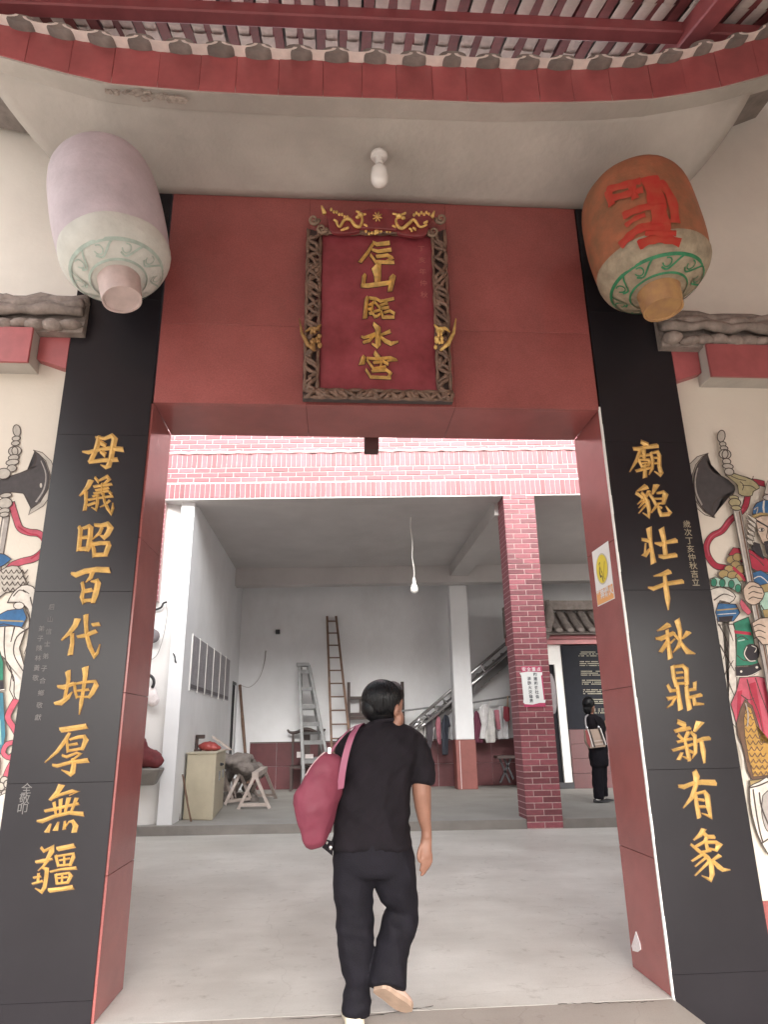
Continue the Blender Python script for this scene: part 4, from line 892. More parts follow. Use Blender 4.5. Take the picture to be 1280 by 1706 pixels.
# notice sheet on the pillar
nt_ = thing('notice_sheet', 'red backed notice with a white scroll and 构建和谐社会 on the brick pillar', 'notice', H(2.55, 6.19, 1.6))
NV = lambda px, py, l=0: at(px, py, v=6.186-.0012*l)
m = MB(); m.poly([NV(*p) for p in ((868,1110),(903,1110),(910,1177),(874,1178))]); m.build('red_backing', M('notice_red', (.50, .06, .14), .5, var=.1), nt_)
m = MB(); m.poly([NV(*p, 1) for p in smooth_path([(866,1121),(880,1119),(904,1120),(904,1124),(902,1126),(907,1166),(910,1166),(909,1171),(900,1171),(888,1174),(875,1173),(872,1170),(873,1166),(869,1126)], 1)]); m.build('white_scroll', M('notice_paper', (.78, .80, .79), .6, var=.03), nt_)
def vtext(chars, p0, p1, size, l):
    m = MB()
    for i, c in enumerate(chars):
        t = i/(len(chars)-1); P0 = NV(lerp(p0[0], p1[0], t), lerp(p0[1], p1[1], t), l); text_bm(m, c, size, lambda x, z: P0+Vector((x, -.06*x, z)), .0012)
    return m
vtext('构建和谐社会', (892, 1124), (896, 1161), .055, 2).build('lettering', M('notice_ink', (.05, .06, .08), .6), nt_)
vtext('消除火灾隐患', (882, 1131), (886, 1168), .055, 2).build('lettering', M('notice_ink', (.05, .06, .08), .6), nt_)
vtext('安全重点', (873.5, 1115.5), (898, 1115.5), .06, 2).build('heading', M('notice_white', (.8, .76, .76), .6), nt_)
# brick beam
bb = thing('brick_beam', 'brick faced beam across the courtyard, running bond between two rows of upright bricks', 'beam', H(0, 6.3, 4.78))
bx0, bx1 = -3.2, 5.6
MB().box(bx0, bx1, 6.208, 6.55, 4.785, 5.545, True).build('mortar_core', mortar, bb)
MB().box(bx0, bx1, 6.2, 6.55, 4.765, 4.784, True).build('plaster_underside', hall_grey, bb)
n = 0; x = bx0+.05
while x < 4.3:
    for z in (4.785+BL/2+.006, 5.30+BL/2):
        link('upright_brick', soldier, H(x, 6.2, z), bb, (random.uniform(-.012, .012), random.uniform(-.008, .008), TH)); n += 1
    x += BH+.0105
for i, z in enumerate((5.074, 5.154, 5.234)): row_of(bb, -3.0, 4.3, 6.2, z+.018, (0, .12)[i % 2])
mb = MB()
x = 4.3
while x < bx1: mb.box(x, x+BH, 6.2, 6.21, 4.79, 5.03, True); mb.box(x, x+BH, 6.2, 6.21, 5.3, 5.53, True); mb.box(x, x+BH, 6.2, 6.21, 5.05, 5.11, True); x += BH+.0105
tag(mb.build('far_bricks', brick_m, bb), kind='stuff')
m = MB(); k = 90; pts = [H(lerp(bx0, bx1, i/k), 6.195+.012*math.sin(i*2.7)*math.sin(i*.9), 5.548+.008*math.sin(i*1.9)) for i in range(k+1)]
m.tube(pts, [.018+.008*abs(math.sin(i*3.3)) for i in range(k+1)], 6); m.build('mortar_ledge', mortar, bb)
pp = thing('brick_parapet', 'strip of old brickwork above the brick beam, seen under the lintel', 'wall', H(0, 6.4, 5.56))
MB().box(bx0, bx1, 6.258, 6.5, 5.555, 6.6, True).build('mortar_core', mortar, pp)
for i in range(5): row_of(pp, -3.0, 4.0, 6.25, 5.605+i*P_, (0, .12)[i % 2])
# the dark post end hanging behind the lintel
p = at(619, 740, y=.62); mb = MB(); mb.box(p.x-.05, p.x+.05, .58, .68, p.z-.055, ZL+.35)
tag(mb.build('hanging_post', M('post_paint', (.07, .025, .025), .6)), 'short dark square post end hanging just behind the lintel', 'post')
# brick pilaster on the far left, only a sliver in view
bl = thing('brick_pilaster', 'brick pilaster at the far left end of the brick beam', 'pilaster', H(-3.1, 6.4, 3.2))
MB().box(-3.4, -2.93, 6.258, 6.5, 3.2, 4.77, True).build('mortar_core', mortar, bl)
zz = 3.24; r = 0
while zz < 4.75: row_of(bl, -3.4, -2.925, 6.25, zz, (0, .123)[r % 2]); zz += P_; r += 1
# round white column and wall at the left
m = MB(); m.lathe([(0, .5), (4.764, .5)], H(-3.07, 6.86, .0), (0, 0, 1), 64); o = m.build('round_column', M('column_white', (.74, .73, .72), .85, var=.05, scale=1.2, stain=.18), None, smooth=60)
tag(o, 'thick white round column at the left front of the hall', 'column')
m = MB(); m.box(-7, -3.07, 6.35, 6.6, 0, 4.764, True); tag(m.build('courtyard_wall', white_wall), 'white wall running left from the round column', 'wall')
# left courtyard side: a gallery wall with its roof, closing the court
m = MB(); m.box(-4.4, -4.2, .4, 6.3, 0, 2.7); tag(m.build('gallery_wall', white_wall), 'white wall along the left side of the courtyard', 'wall')
m = MB(); m.box(5.4, 5.6, .4, 6.0, 0, 5.2); tag(m.build('gallery_wall', white_wall), 'white wall along the right side of the courtyard', 'wall')
# unseen block added to shade the left of the courtyard, out of sight behind the left jamb
m = MB(); m.box(-4.2, -2.2, .5, 3.3, 0, 3.3); tag(m.build('shade_block', white_wall), 'unseen white block added to shade the courtyard floor behind the left jamb', 'shade block')
# hall walls
lw = thing('hall_left_wall', 'white left wall of the hall with a narrow dark doorway near the corner', 'wall', (-2.6, 9.5, .12))
dj = [(6.5, 11.62), (12.06, 12.9)]
for a, b in dj: MB().box(-2.7, -2.5, a, b, .1, 4.8).build('plaster', hall_white, lw)
MB().box(-2.7, -2.5, 11.62, 12.06, 2.33, 4.8).build('plaster', hall_white, lw)
MB().box(-2.66, -2.512, 11.6, 12.08, .1, 2.35).build('door_leaf', black_void, lw)
MB().box(-2.52, -2.488, 11.56, 11.62, .12, 2.39).build('door_frame', dark_metal, lw); MB().box(-2.52, -2.488, 11.621, 12.1, 2.33, 2.39).build('door_frame', dark_metal, lw)
bw = thing('hall_back_wall', 'white back wall of the hall with a dark red tiled dado', 'wall', H(1.5, 12.4, .12))
MB().box(-3, 9, 12.3, 12.5, .1, 5.3, True).build('plaster', hall_white, bw)
x = -2.17
while x < 6.2:
    for a, b in ((.121, .59), (.594, 1.085)): MB().box(x+.003, x+.597, 12.28, 12.299, a, b, True).build('dado_tile', dado_m, bw)
    x += .6
MB().box(-2.17, 6.2, 12.27, 12.3, 1.088, 1.11, True).build('dado_trim', wood_dark, bw)
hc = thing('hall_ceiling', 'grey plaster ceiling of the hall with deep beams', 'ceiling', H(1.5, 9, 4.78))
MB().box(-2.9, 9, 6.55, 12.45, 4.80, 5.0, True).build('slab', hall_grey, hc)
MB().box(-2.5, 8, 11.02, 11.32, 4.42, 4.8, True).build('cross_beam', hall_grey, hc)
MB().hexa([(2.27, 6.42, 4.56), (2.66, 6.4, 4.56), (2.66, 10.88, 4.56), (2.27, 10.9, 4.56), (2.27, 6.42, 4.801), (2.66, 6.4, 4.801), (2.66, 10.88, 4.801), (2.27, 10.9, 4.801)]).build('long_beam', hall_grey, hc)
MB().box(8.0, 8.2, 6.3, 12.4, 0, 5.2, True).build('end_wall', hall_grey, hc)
# middle column
mc = thing('hall_column', 'square white column with a red tiled foot, in the middle of the hall', 'column', (2.49, 11.36, .12))
MB().box(2.29, 2.69, 11.2, 11.55, 1.1, 4.42).build('shaft', hall_white, mc, bevel=.012)
mr = M('column_foot_tile', (.25, .085, .075), .5, var=.15, scale=4)
MB().box(2.275, 2.705, 11.185, 11.565, .12, 1.098).build('red_foot', mr, mc, bevel=.01)
MB().box(2.352, 2.364, 11.178, 11.19, .13, 1.09).build('corner_strip', chalk, mc)
# hanging bulb
hb = thing('hanging_bulb', 'bare bulb on a long white flex hanging in front of the hall', 'lamp', (1.06, 7.4, 3.6))
pa, pb = at(683, 846, y=7.3), at(690, 962, y=7.3)
pa.z = max(pa.z, 4.78)
m = MB(); k = 14; m.tube([pa.lerp(pb, i/k)+Vector((.010*math.sin(i*1.1), 0, 0)) for i in range(k+1)], .009, 6); m.build('flex', cable_m, hb)
MB().lathe([(0, .014), (-.05, .03), (-.09, .032), (-.10, .028)], pb, (0, 0, 1), 14).build('socket', white_paint, hb, smooth=40)
MB().lathe([(-.10, .028), (-.14, .05), (-.19, .066), (-.235, .06), (-.265, .03), (-.27, .005)], pb, (0, 0, 1), 16).build('bulb', bulb_white, hb, smooth=True)
# notice board: six grey sheets side by side
nb = thing('notice_board', 'row of six grey notice sheets in thin white frames on the left wall', 'notice board', (-2.49, 9, 1.93))
edges = [7.02, 7.62, 8.26, 8.98, 9.72, 10.4, 11.0]
gs = M('grey_sheet', (.30, .29, .31), .6, var=.2, scale=7, rand=.12, speck=.25, sscale=60)
for a, b in zip(edges, edges[1:]):
    MB().box(-2.499, -2.487, a+.03, b-.03, 1.95, 2.77).build('sheet', gs, nb)
    MB().box(-2.499, -2.482, a-.018, a+.018, 1.93, 2.79).build('frame', white_paint, nb)
    MB().box(-2.485, -2.4845, a+.06, b-.06, 1.97, 2.03).build('footer_line', M('sheet_dark', (.10, .09, .10), .6), nb)
# socket box and wires on the back wall
p = at(463, 1053, v=12.28); m = MB(); m.box(p.x-.05, p.x+.05, p.y-.06, p.y, p.z-.05, p.z+.05); tag(m.build('junction_box', dark_metal), 'small black box on the upper back wall', 'junction box')
m = MB(); m.tube([at(x, y, v=12.285) for x, y in smooth_path([(443,1084),(441,1100),(436,1120),(428,1135),(415,1145),(402,1142)], 4)], [.006+.012*max(0, 1-i/8) for i in range(21)], 6); tag(m.build('wall_cable', M('cable_grey', (.35, .33, .33), .7)), 'thin grey cable looping down the back wall', 'cable')
m = MB(); m.tube([at(x, y, v=6.34) for x, y in smooth_path([(258,1016),(268,1012),(272,1005),(278,1003)], 4)], .016, 7); o = tag(m.build('wall_hook', dark_metal), 'black bracket on the white wall left of the doorway', 'bracket')
m = MB(); m.tube([at(x, y, v=6.345) for x, y in smooth_path([(277,1006),(278,1025),(272,1060),(262,1090),(250,1100)], 4)], .006, 6); tag(m.build('wall_cable', M('cable_grey', (.35, .33, .33), .7)), 'thin cable hanging from the black bracket on the white wall', 'cable')
m = MB(); m.tube([at(x, y, v=6.34) for x, y in smooth_path([(288,1088),(291,1094),(292,1102),(294,1104)], 3)], [.006,.009,.011,.012,.010,.011,.014,.013,.012,.008], 6); tag(m.build('wall_mark', dark_metal), 'small black hook stuck on the round column', 'hook')
# shelf with red cloth, hanging hat and hook on the wall at the left
sh = thing('wall_shelf', 'small stone shelf with a bundle of red cloth by the left jamb', 'shelf', at(250, 1285, v=6.3))
p = at(240, 1280, v=6.2); m = MB(); m.hexa([H(p.x-.35, 6.15, p.z-.22), H(p.x+.15, 6.2, p.z-.22), H(p.x+.15, 6.34, p.z-.22), H(p.x-.35, 6.34, p.z-.22), H(p.x-.35, 6.05, p.z), H(p.x+.26, 6.05, p.z), H(p.x+.26, 6.34, p.z), H(p.x-.35, 6.34, p.z)]); m.build('stone_ledge', step_m, sh, bevel=.02)
p = at(240, 1262, v=6.18); m = MB(); m.ball(p, .25, .1, .13, 18, 10); m.ball(p+Vector((-.08, -.02, .12)), .13, .08, .17, 14, 8); m.ball(p+Vector((.16, -.02, -.05)), .12, .07, .09, 12, 7)
o = m.build('red_cloth', M('red_cloth', (.13, .022, .026), .8, var=.25, scale=9, bump=.4, bscale=20), sh); bake(o, voxel=.02, smooth_it=3, disp=[(.12, .05)])
hw = thing('hanging_hat', 'grey cap and white bag hanging on the wall left of the doorway', 'hat', at(252, 1170, v=6.3))
p = at(250, 1138, v=6.28); m = MB(); m.tube([p+Vector((.12*math.cos(q)-.06, -.03, .12*math.sin(q))) for q in [i*.3-.6 for i in range(9)]], .022, 7); m.build('cap_band', dark_metal, hw, smooth=True)
p = at(250, 1158, v=6.28); m = MB(); m.ball(p, .1, .06, .12, 12, 8); m.ball(p+Vector((.04, 0, -.07)), .1, .05, .09, 12, 8); o = m.build('white_bag', chalk, hw); bake(o, voxel=.015, smooth_it=2, disp=[(.06, .03)])
p = at(256, 1060, v=6.28); m = MB(); m.ball(p, .09, .05, .10, 12, 8); m.ball(p+Vector((-.05, 0, .06)), .08, .05, .07, 12, 8); o = m.build('lamp_shade', M('old_shade', (.16, .14, .15), .7, var=.3), hw); bake(o, voxel=.015, smooth_it=2)
# poles
def pole(a, b, r, name, label, cat, m_): mb = MB(); A, B = Vector(a), Vector(b); k = 8; mb.tube([A.lerp(B, i/k)+Vector((random.uniform(-.3, .3)*r, random.uniform(-.3, .3)*r, 0)) for i in range(k+1)], [r*random.uniform(.85, 1.1) for i in range(k+1)], 8); return tag(mb.build(name, m_, None, smooth=True), label, cat)
pole((-2.10, 11.9, .12), tuple(at(399, 1141, y=12.3)), .035, 'wooden_pole', 'dark pole leaning in the corner beside the black doorway', 'pole', wood_old)
a = at(296, 1367, z=.12); b = at(305, 1231, x=a.x+.03) if False else at(305, 1231, y=a.y+.10); pole(a, b, .026, 'wooden_pole', 'brown stick leaning against the cream cabinet', 'pole', M('stick_brown', (.10, .055, .045), .8, var=.3, scale=9))
a2 = at(318, 1369, z=.12); b2 = at(304, 1290, y=a2.y+.02); pole(a2, b2, .014, 'wooden_pole', 'thin bent stick crossing the front of the cream cabinet', 'pole', wood_old)
# cream cabinet
cab = thing('cabinet', 'cream metal cabinet with cluttered top beside the round column', 'cabinet', (-2.2, 7.4, .12))
A, B, C_ = at(304, 1366, z=.12), at(354, 1367, z=.12), at(371, 1345, z=.12); up = Vector((0, 0, at(304, 1256, y=A.y).z-.12))
cab_m = M('cabinet_cream', (.50, .45, .34), .5, var=.1, scale=3, stain=.15); D_ = A+(C_-B)
MB().hexa([A, B, C_, D_, A+up, B+up, C_+up, D_+up]).build('carcass', cab_m, cab, bevel=.012)
nrm = (C_-B).cross(Vector((0, 0, 1))).normalized()
for s in (.36, .72): q = B.lerp(C_, s)+nrm*.012; m = MB(); m.bar(q+Vector((0, 0, up.z*.55)), q+Vector((0, 0, up.z*.70)), .03, .02, nrm); m.build('handle', alu, cab)
q = B.lerp(C_, .45)+nrm*.008+Vector((0, 0, up.z*.8)); m = MB(); m.ball(q, .05, .02, .025, 8, 6); m.build('lock', dark_metal, cab)
MB().hexa([x+up+Vector((0, 0, dz)) for dz in (.0, .018) for x in (A+Vector((-.01, -.012, 0)), B+Vector((.012, -.012, 0)), C_+Vector((.012, .01, 0)), D_+Vector((-.01, .01, 0)))]).build('top_board', M('cabinet_top', (.50, .46, .36), .5), cab)
T0 = (A+C_)/2+up+Vector((0, 0, .018))
m = MB(); m.ball(T0+Vector((.02, -.1, .07)), .16, .1, .07, 14, 8); m.ball(T0+Vector((.10, -.12, .045)), .13, .09, .045, 12, 7); o = m.build('red_bag', M('red_plastic', (.30, .05, .045), .4, var=.3)); bake(o, voxel=.012, smooth_it=2, disp=[(.06, .04)]); tag(o, 'crumpled red bag on top of the cream cabinet', 'bag')
m = MB(); q = T0+Vector((-.14, -.12, 0)); m.box(q.x-.06, q.x+.06, q.y-.04, q.y+.04, q.z, q.z+.03); m.box(q.x-.04, q.x+.0, q.y-.03, q.y+.03, q.z+.03, q.z+.24); m.box(q.x-.04, q.x+.1, q.y-.03, q.y+.03, q.z+.19, q.z+.25); tag(m.build('hand_tool', wood_dark, None, bevel=.008), 'dark hand tool standing on the cream cabinet', 'tool')
m = MB(); q = T0+Vector((.02, .2, .0)); m.bar(q+Vector((0, 0, .22)), q+Vector((.3, .0, .02)), .05, .03); m.bar(q+Vector((.03, .05, .01)), q+Vector((.33, .05, .01)), .05, .02); tag(m.build('timber_offcut', wood_pale), 'pale timber offcuts lying at the back of the cream cabinet', 'timber')
m = MB(); q = T0+Vector((-.26, -.14, 0)); m.box(q.x-.07, q.x+.05, q.y-.05, q.y+.05, q.z, q.z+.07); tag(m.build('small_box', M('box_maroon', (.12, .04, .05), .6), None, bevel=.006), 'small maroon box at the left corner of the cabinet top', 'box')
# sawhorses with dusty bundle
def sawhorse(f1, f2, f3, f4, top1, top2, label):
    t = thing('sawhorse', label, 'sawhorse', f1, 'pale wooden sawhorses in the hall')
    MB().bar(top1, top2, .11, .08).build('rail', wood_pale, t)
    for f, tp in ((f1, top1), (f2, top1), (f3, top2), (f4, top2)): MB().bar(f, tp, .05, .06, (0, 1, 0)).build('leg', wood_pale, t)
    MB().bar(f1.lerp(top1, .12), f2.lerp(top1, .12), .04, .05).build('brace', wood_pale, t)
    MB().bar(f3.lerp(top2, .12), f4.lerp(top2, .12), .04, .05).build('brace', wood_pale, t)
s1, s2 = at(397, 1348, z=.12), at(449, 1347, z=.12); tp = (s1+s2)/2; tp.z = at(424, 1291, y=tp.y).z; t2 = at(440, 1281, y=tp.y+1.0); 
sawhorse(s1, s2, at(412, 1332, z=.12), at(460, 1330, z=.12), tp, t2, 'front sawhorse of pale wood with an A shaped end')
s1, s2 = at(374, 1342, z=.12), at(420, 1336, z=.12); tp = (s1+s2)/2; tp.z = at(399, 1289, y=tp.y).z; t2 = at(412, 1284, y=tp.y+.9)
sawhorse(s1, s2, at(388, 1328, z=.12), at(428, 1326, z=.12), tp, t2, 'rear sawhorse of pale wood, half hidden under the grey bundle')
m = MB(); P0 = at(378, 1262, y=9.4); P1 = at(424, 1284, y=9.5)
rn = random.Random(4)
for i in range(22):
    q = P0.lerp(P1, rn.random()); m.ball(q+Vector((rn.uniform(-.12, .12), rn.uniform(-.3, .3), rn.uniform(-.06, .07))), rn.uniform(.12, .24), rn.uniform(.1, .2), rn.uniform(.06, .11), 10, 6)
for i in range(10):
    q = at(rn.uniform(380, 420), rn.uniform(1290, 1334), y=9.6+rn.random()*.5); m.ball(q, rn.uniform(.08, .16), .12, rn.uniform(.05, .12), 10, 6)
o = m.build('grey_bundle', M('dusty_sacking', (.16, .14, .13), .9, var=.35, scale=8, bump=.5, bscale=25)); bake(o, voxel=.025, smooth_it=2, disp=[(.12, .09), (.04, .03)]); tag(o, 'heap of dusty grey sacking over the sawhorses', 'bundle')
rn = random.Random(9); sc_ = thing('scrap_timber', 'pale broken battens standing between cabinet and sawhorses', 'timber', at(380, 1335, z=.12))
for k in range(7):
    a = at(rn.uniform(374, 404), rn.uniform(1330, 1338), z=.12); b = a+Vector((rn.uniform(-.3, .3), rn.uniform(-.1, .2), rn.uniform(.35, .75))); MB().bar(a, b, .05, .03, (0, 1, 0)).build('batten', wood_pale, sc_)
# ---- ladders
def ladder(name, label, bl_, br_, tl, tr_, n, r, m_, rungs=None, box=False):
    t = thing(name, label, 'ladder', (bl_+br_)/2)
    for a, b in ((bl_, tl), (br_, tr_)): MB().bar(a, b, r*2, r*2.4, (0, 1, 0)).build('rail', m_, t, bevel=.004)
    for i in range(n):
        s = (i+.6)/n; a, b = bl_.lerp(tl, s), br_.lerp(tr_, s)
        if box: MB().bar(a, b, .085, .05, (0, 1, 0)).build('tread', m_, t)
        else: MB().tube([a, b], r*.62, 7).build('rung', m_, t)
    return t
ladder('tall_ladder', 'tall wooden ladder leaning against the back wall', Vector((-.30, 11.15, .12)), Vector((.16, 11.13, .12)), at(545, 1027, v=12.24), at(560, 1027, v=12.24), 13, .026, wood_old)
L1 = ladder('step_ladder', 'grey aluminium step ladder standing left of the tall ladder', at(507, 1320, z=.12), at(556, 1318, z=.12), at(498, 1108, y=11.85), at(515, 1108, y=11.85), 7, .034, alu, box=True)
for bx, tx in ((-.60, -1.04), (-.02, -.9)):
    MB().bar((bx-.38, 12.1, .121), (tx, 11.93, 2.7), .05, .05, (0, 1, 0)).build('back_leg', alu, L1)
for s in (.25, .45, .65, .82): MB().bar(Vector((-.98, 12.1, .121)).lerp(Vector((-1.04, 11.93, 2.7)), s), Vector((-.40, 12.1, .121)).lerp(Vector((-.9, 11.93, 2.7)), s), .05, .04, (0, 1, 0)).build('back_brace', alu, L1)
q0, q1 = at(494, 1106, y=11.85), at(516, 1106, y=11.85); MB().box(q0.x, q1.x, 11.78, 11.98, q0.z-.06, q0.z+.02).build('top_cap', alu, L1, bevel=.01)
# carved armchair behind the ladder
ch = thing('carved_chair', 'dark carved wooden chair behind the foot of the step ladder', 'chair', (-.95, 12.0, .12))
cx0, cx1 = -1.2, -.62
for x_ in (cx0, cx1): MB().bar((x_, 12.18, .121), (x_+.0, 12.2, 1.28), .05, .05, (0, 1, 0)).build('back_post', wood_dark, ch); MB().bar((x_, 11.75, .121), (x_, 11.75, .57), .05, .05, (0, 1, 0)).build('leg', wood_dark, ch)
MB().box(cx0-.03, cx1+.03, 11.73, 12.19, .57, .62).build('seat', wood_dark, ch)
m = MB(); m.tube([(x_, 12.19, z_) for x_, z_ in smooth_path([(-1.33, 1.37), (-1.27, 1.31), (-1.15, 1.30), (-.98, 1.36), (-.84, 1.36), (-.68, 1.30), (-.55, 1.31), (-.49, 1.37)], 4)], [.018+.022*math.sin(math.pi*i/28) for i in range(29)], 8); m.build('crest_rail', wood_dark, ch, smooth=True)
MB().box(-1.0, -.82, 12.175, 12.2, .62, 1.33).build('splat', wood_dark, ch)
MB().box(-1.1, -.98, 12.0, 12.02, .78, .9).build('paper', chalk, ch); MB().box(-.92, -.74, 11.98, 12.0, .76, .85).build('paper', chalk, ch)
# dark timber rack behind the walking person
rk = thing('timber_rack', 'dark timber rack against the back wall behind the walking woman', 'rack', (.65, 12.1, .12))
Z = lambda px, py: at(px, py, y=12.18)
for px in (581, 670): a = Z(px, 1137 if px < 600 else 1136); MB().box(a.x-.035, a.x+.035, 12.1, 12.17, .121, a.z).build('post', wood_dark, rk)
for y_, x0_, x1_ in ((1163, 583, 612), (1190, 583, 616), (1196, 583, 668), (1225, 583, 668)): a, b = Z(x0_, y_), Z(x1_, y_); MB().box(a.x, b.x, 12.09, 12.16, a.z-.04, a.z+.03).build('shelf_rail', wood_dark, rk)
a, b = Z(600, 1163), Z(600, 1190); MB().box(a.x-.02, a.x+.02, 12.105, 12.155, b.z, a.z).build('baluster', wood_dark, rk)
# stair with steel handrails, rising to the right along the back wall
st = thing('staircase', 'concrete stair rising to the right behind the column with steel handrails', 'staircase', (3, 11.8, .12))
rl = lambda px, py, y_=11.62: at(px, py, y=y_)
d0, d1 = rl(690, 1212, 11.9), rl(850, 1090, 11.9)
def rail_tube(p, q, r=.035): MB().tube([p, q], r, 10).build('handrail', steel, st, smooth=True)
rail_tube(rl(683, 1209), rl(860, 1057)); rail_tube(rl(686, 1215), rl(700, 1201), .043)
rail_tube(rl(700, 1213), rl(860, 1078)); rail_tube(rl(699, 1214), rl(712, 1202), .04)
for a, b in (((706,1189),(717,1197)),((735,1162),(746,1172)),((800,1106),(810,1122)),((724,1173),(728,1186))): MB().tube([rl(*a), rl(*b)], .022, 8).build('bracket', steel, st)
mm = MB(); A_, B_ = rl(705, 1218, 11.75), rl(870, 1078, 11.75); mm.hexa([A_+Vector((0, 0, -.12)), B_+Vector((0, 0, -.12)), B_+Vector((0, .15, -.12)), A_+Vector((0, .15, -.12)), A_+Vector((0, 0, .2)), B_+Vector((0, 0, .2)), B_+Vector((0, .15, .2)), A_+Vector((0, .15, .2))]); mm.build('stringer', M('stair_dark', (.12, .115, .115), .7, var=.2), st)
nst = 12
for i in range(nst):
    q = A_.lerp(B_, (i+.5)/nst); MB().box(q.x-.14, q.x+.14, 11.96, 12.2, q.z-.05, q.z+.12).build('step', M('stair_grey', (.22, .21, .21), .8, var=.15), st)
# clothes line and garments
cl = thing('clothes_line', 'grey pole hung as a clothes line across the back of the hall', 'clothes line', (2.4, 11.75, 1.7))
la, lb, lc = at(640, 1188, y=11.75), at(790, 1170, y=11.75), at(870, 1158, y=11.75)
MB().tube([la, lb, lc], .02, 8).build('pole', alu, cl)
def garment(pts, yoff, name, label, m_, seed, th=.05):
    rn = random.Random(seed); mb = MB(); Y = 11.72+yoff
    base = [at(x, y, y=Y) for x, y in pts]
    zt = max(b.z for b in base); xm = sum(b.x for b in base)/len(base)
    mb.prism(base, (0, th, 0)); o = mb.build(name, m_)
    bake(o, voxel=.018, smooth_it=2)
    for v in o.data.vertices:
        w_ = (zt-(v.co.z+o.location.z)); x_ = v.co.x+o.location.x
        v.co.y += .035*min(1, w_*2)*math.sin(x_*26+seed+w_*1.5) + .015*math.sin(x_*55+seed)
    line_z = lerp(la.z, lb.z, (xm-la.x)/(lb.x-la.x)); tag(o, label, 'garment', 'washing on the clothes line')
    # hanger hook up to the pole
    return o
gm = lambda n, c: M('cloth_'+n, c, .85, var=.18, scale=9, bump=.25, bscale=60)
garment([(795,1183),(799,1189),(806,1220),(805,1238),(791,1238),(789,1200),(791,1186)], 0, 'dress', 'plum dress on the line just right of the column', gm('plum', (.15, .04, .07)), 1)
garment([(800,1178),(807,1173),(813,1173),(817,1200),(816,1231),(799,1231),(803,1206),(799,1190)], -.05, 'shirt', 'white shirt hanging beside the plum dress', gm('white', (.62, .61, .62)), 2)
garment([(815,1177),(822,1182),(827,1232),(825,1237),(811,1238),(809,1231),(814,1205)], -.12, 'trousers', 'pale grey trousers on the line right of the white shirt', gm('greyw', (.52, .51, .50)), 3)
garment([(824,1183),(832,1182),(835,1215),(829,1216)], -.1, 'towel', 'small pink towel on the line', gm('pink', (.42, .16, .20)), 4)
garment([(832,1176),(846,1174),(848,1231),(829,1232)], .02, 'sheet', 'white sheet on the line next to the brick pillar', gm('white2', (.58, .58, .60)), 5)
garment([(840,1176),(850,1178),(850,1200),(845,1203),(840,1196)], -.2, 'jacket', 'dark red jacket at the right end of the line', gm('darkred', (.22, .03, .045)), 6)
garment([(741,1190),(748,1193),(752,1211),(748,1210),(748,1258),(737,1258),(736,1205)], -.05, 'dress', 'black dress on the line just left of the column', gm('black', (.035, .04, .055)), 7)
garment([(749,1186),(755,1184),(756,1234),(750,1232)], .04, 'shirt', 'pale shirt half hidden by the column, left side', gm('pale', (.50, .51, .53)), 8)
garment([(729,1192),(734,1195),(736,1240),(731,1241),(728,1232),(726,1205)], -.02, 'blouse', 'pink blouse on the line between grey trousers and black dress', gm('pink', (.42, .16, .20)), 9)
garment([(712,1190),(720,1190),(723,1220),(719,1248),(713,1247),(710,1215)], -.02, 'trousers', 'dark grey trousers on the line, below the handrails', gm('darkgrey', (.075, .065, .075)), 10)
garment([(695,1200),(706,1197),(711,1215),(709,1234),(702,1234),(696,1212)], .05, 'shirt', 'light grey shirt on the line behind the walking woman', gm('greyw', (.52, .51, .50)), 11)
garment([(720,1188),(727,1189),(728,1212),(724,1213),(722,1240),(718,1220)], .06, 'shirt', 'off white shirt on the line beside dark grey trousers', gm('white', (.62, .61, .62)), 12)
for i in range(14):
    x_ = lerp(la.x+.5, lb.x+.7, i/13); z_ = lerp(la.z, lb.z, (x_-la.x)/(lb.x-la.x)); m = MB(); m.tube([(x_, 11.75, z_+.03), (x_+.01, 11.74, z_-.05), (x_-.05, 11.72, z_-.13)], .006, 5); m.build('hanger', cable_m, cl)
# low junk beside the pillar
jk = thing('folding_stool', 'dark folding stool by the dado beside the brick pillar', 'stool', (3.2, 11.0, .12))
for a, b in (((832,1262),(850,1304)),((852,1262),(834,1304)),((838,1258),(856,1298))): p_, q_ = at(*a, y=11.0), at(*b, y=11.0); q_.z = max(q_.z, .13); MB().bar(p_, q_, .035, .03, (0, 1, 0)).build('leg', dark_metal, jk)
a, b = at(828, 1262, y=10.9), at(858, 1262, y=10.9); MB().box(a.x, b.x, 10.85, 11.2, a.z-.02, a.z+.03).build('seat', wood_dark, jk)
pole(at(848, 1302, z=.12), tuple(at(846, 1160, y=11.5)), .022, 'wooden_pole', 'thin pole standing between the washing and the brick pillar', 'pole', M('pole_pale', (.40, .27, .20), .7, var=.2))
# ================================================================== shrine pavilion at the right end of the hall
sv = thing('shrine_pavilion', 'small tiled shrine front with white wall, dark door, black name tablet and red tiles', 'shrine', (4.9, 10.9, .12))
YB = 10.8
K = lambda px, py, d=0: at(px, py, y=YB-d)
xd0 = K(900, 1200).x; w0, w1, w2, w3 = K(904, 1312).x, K(937, 1312).x, 4.62, 6.6
MB().box(w0-.4, xd0, YB, YB+.2, .12, 3.02).build('white_panel', white_paint, sv)
MB().hexa([K(911, 1108), K(923, 1107), K(943, 1307), K(934, 1309), *[p+Vector((0, .1, 0)) for p in (K(911, 1108), K(923, 1107), K(943, 1307), K(934, 1309))]]) if False else None
xd0, xd1 = K(900, 1200).x, K(941, 1290).x
MB().box(xd0, xd1, YB+.08, YB+.14, .12, K(915, 1107).z).build('door', black_void, sv)
MB().box(xd0, xd1, YB, YB+.2, K(915, 1107).z, 3.02).build('white_panel', white_paint, sv)
MB().box(xd1, 4.60, YB, YB+.2, .12, 3.02).build('white_panel', white_paint, sv)
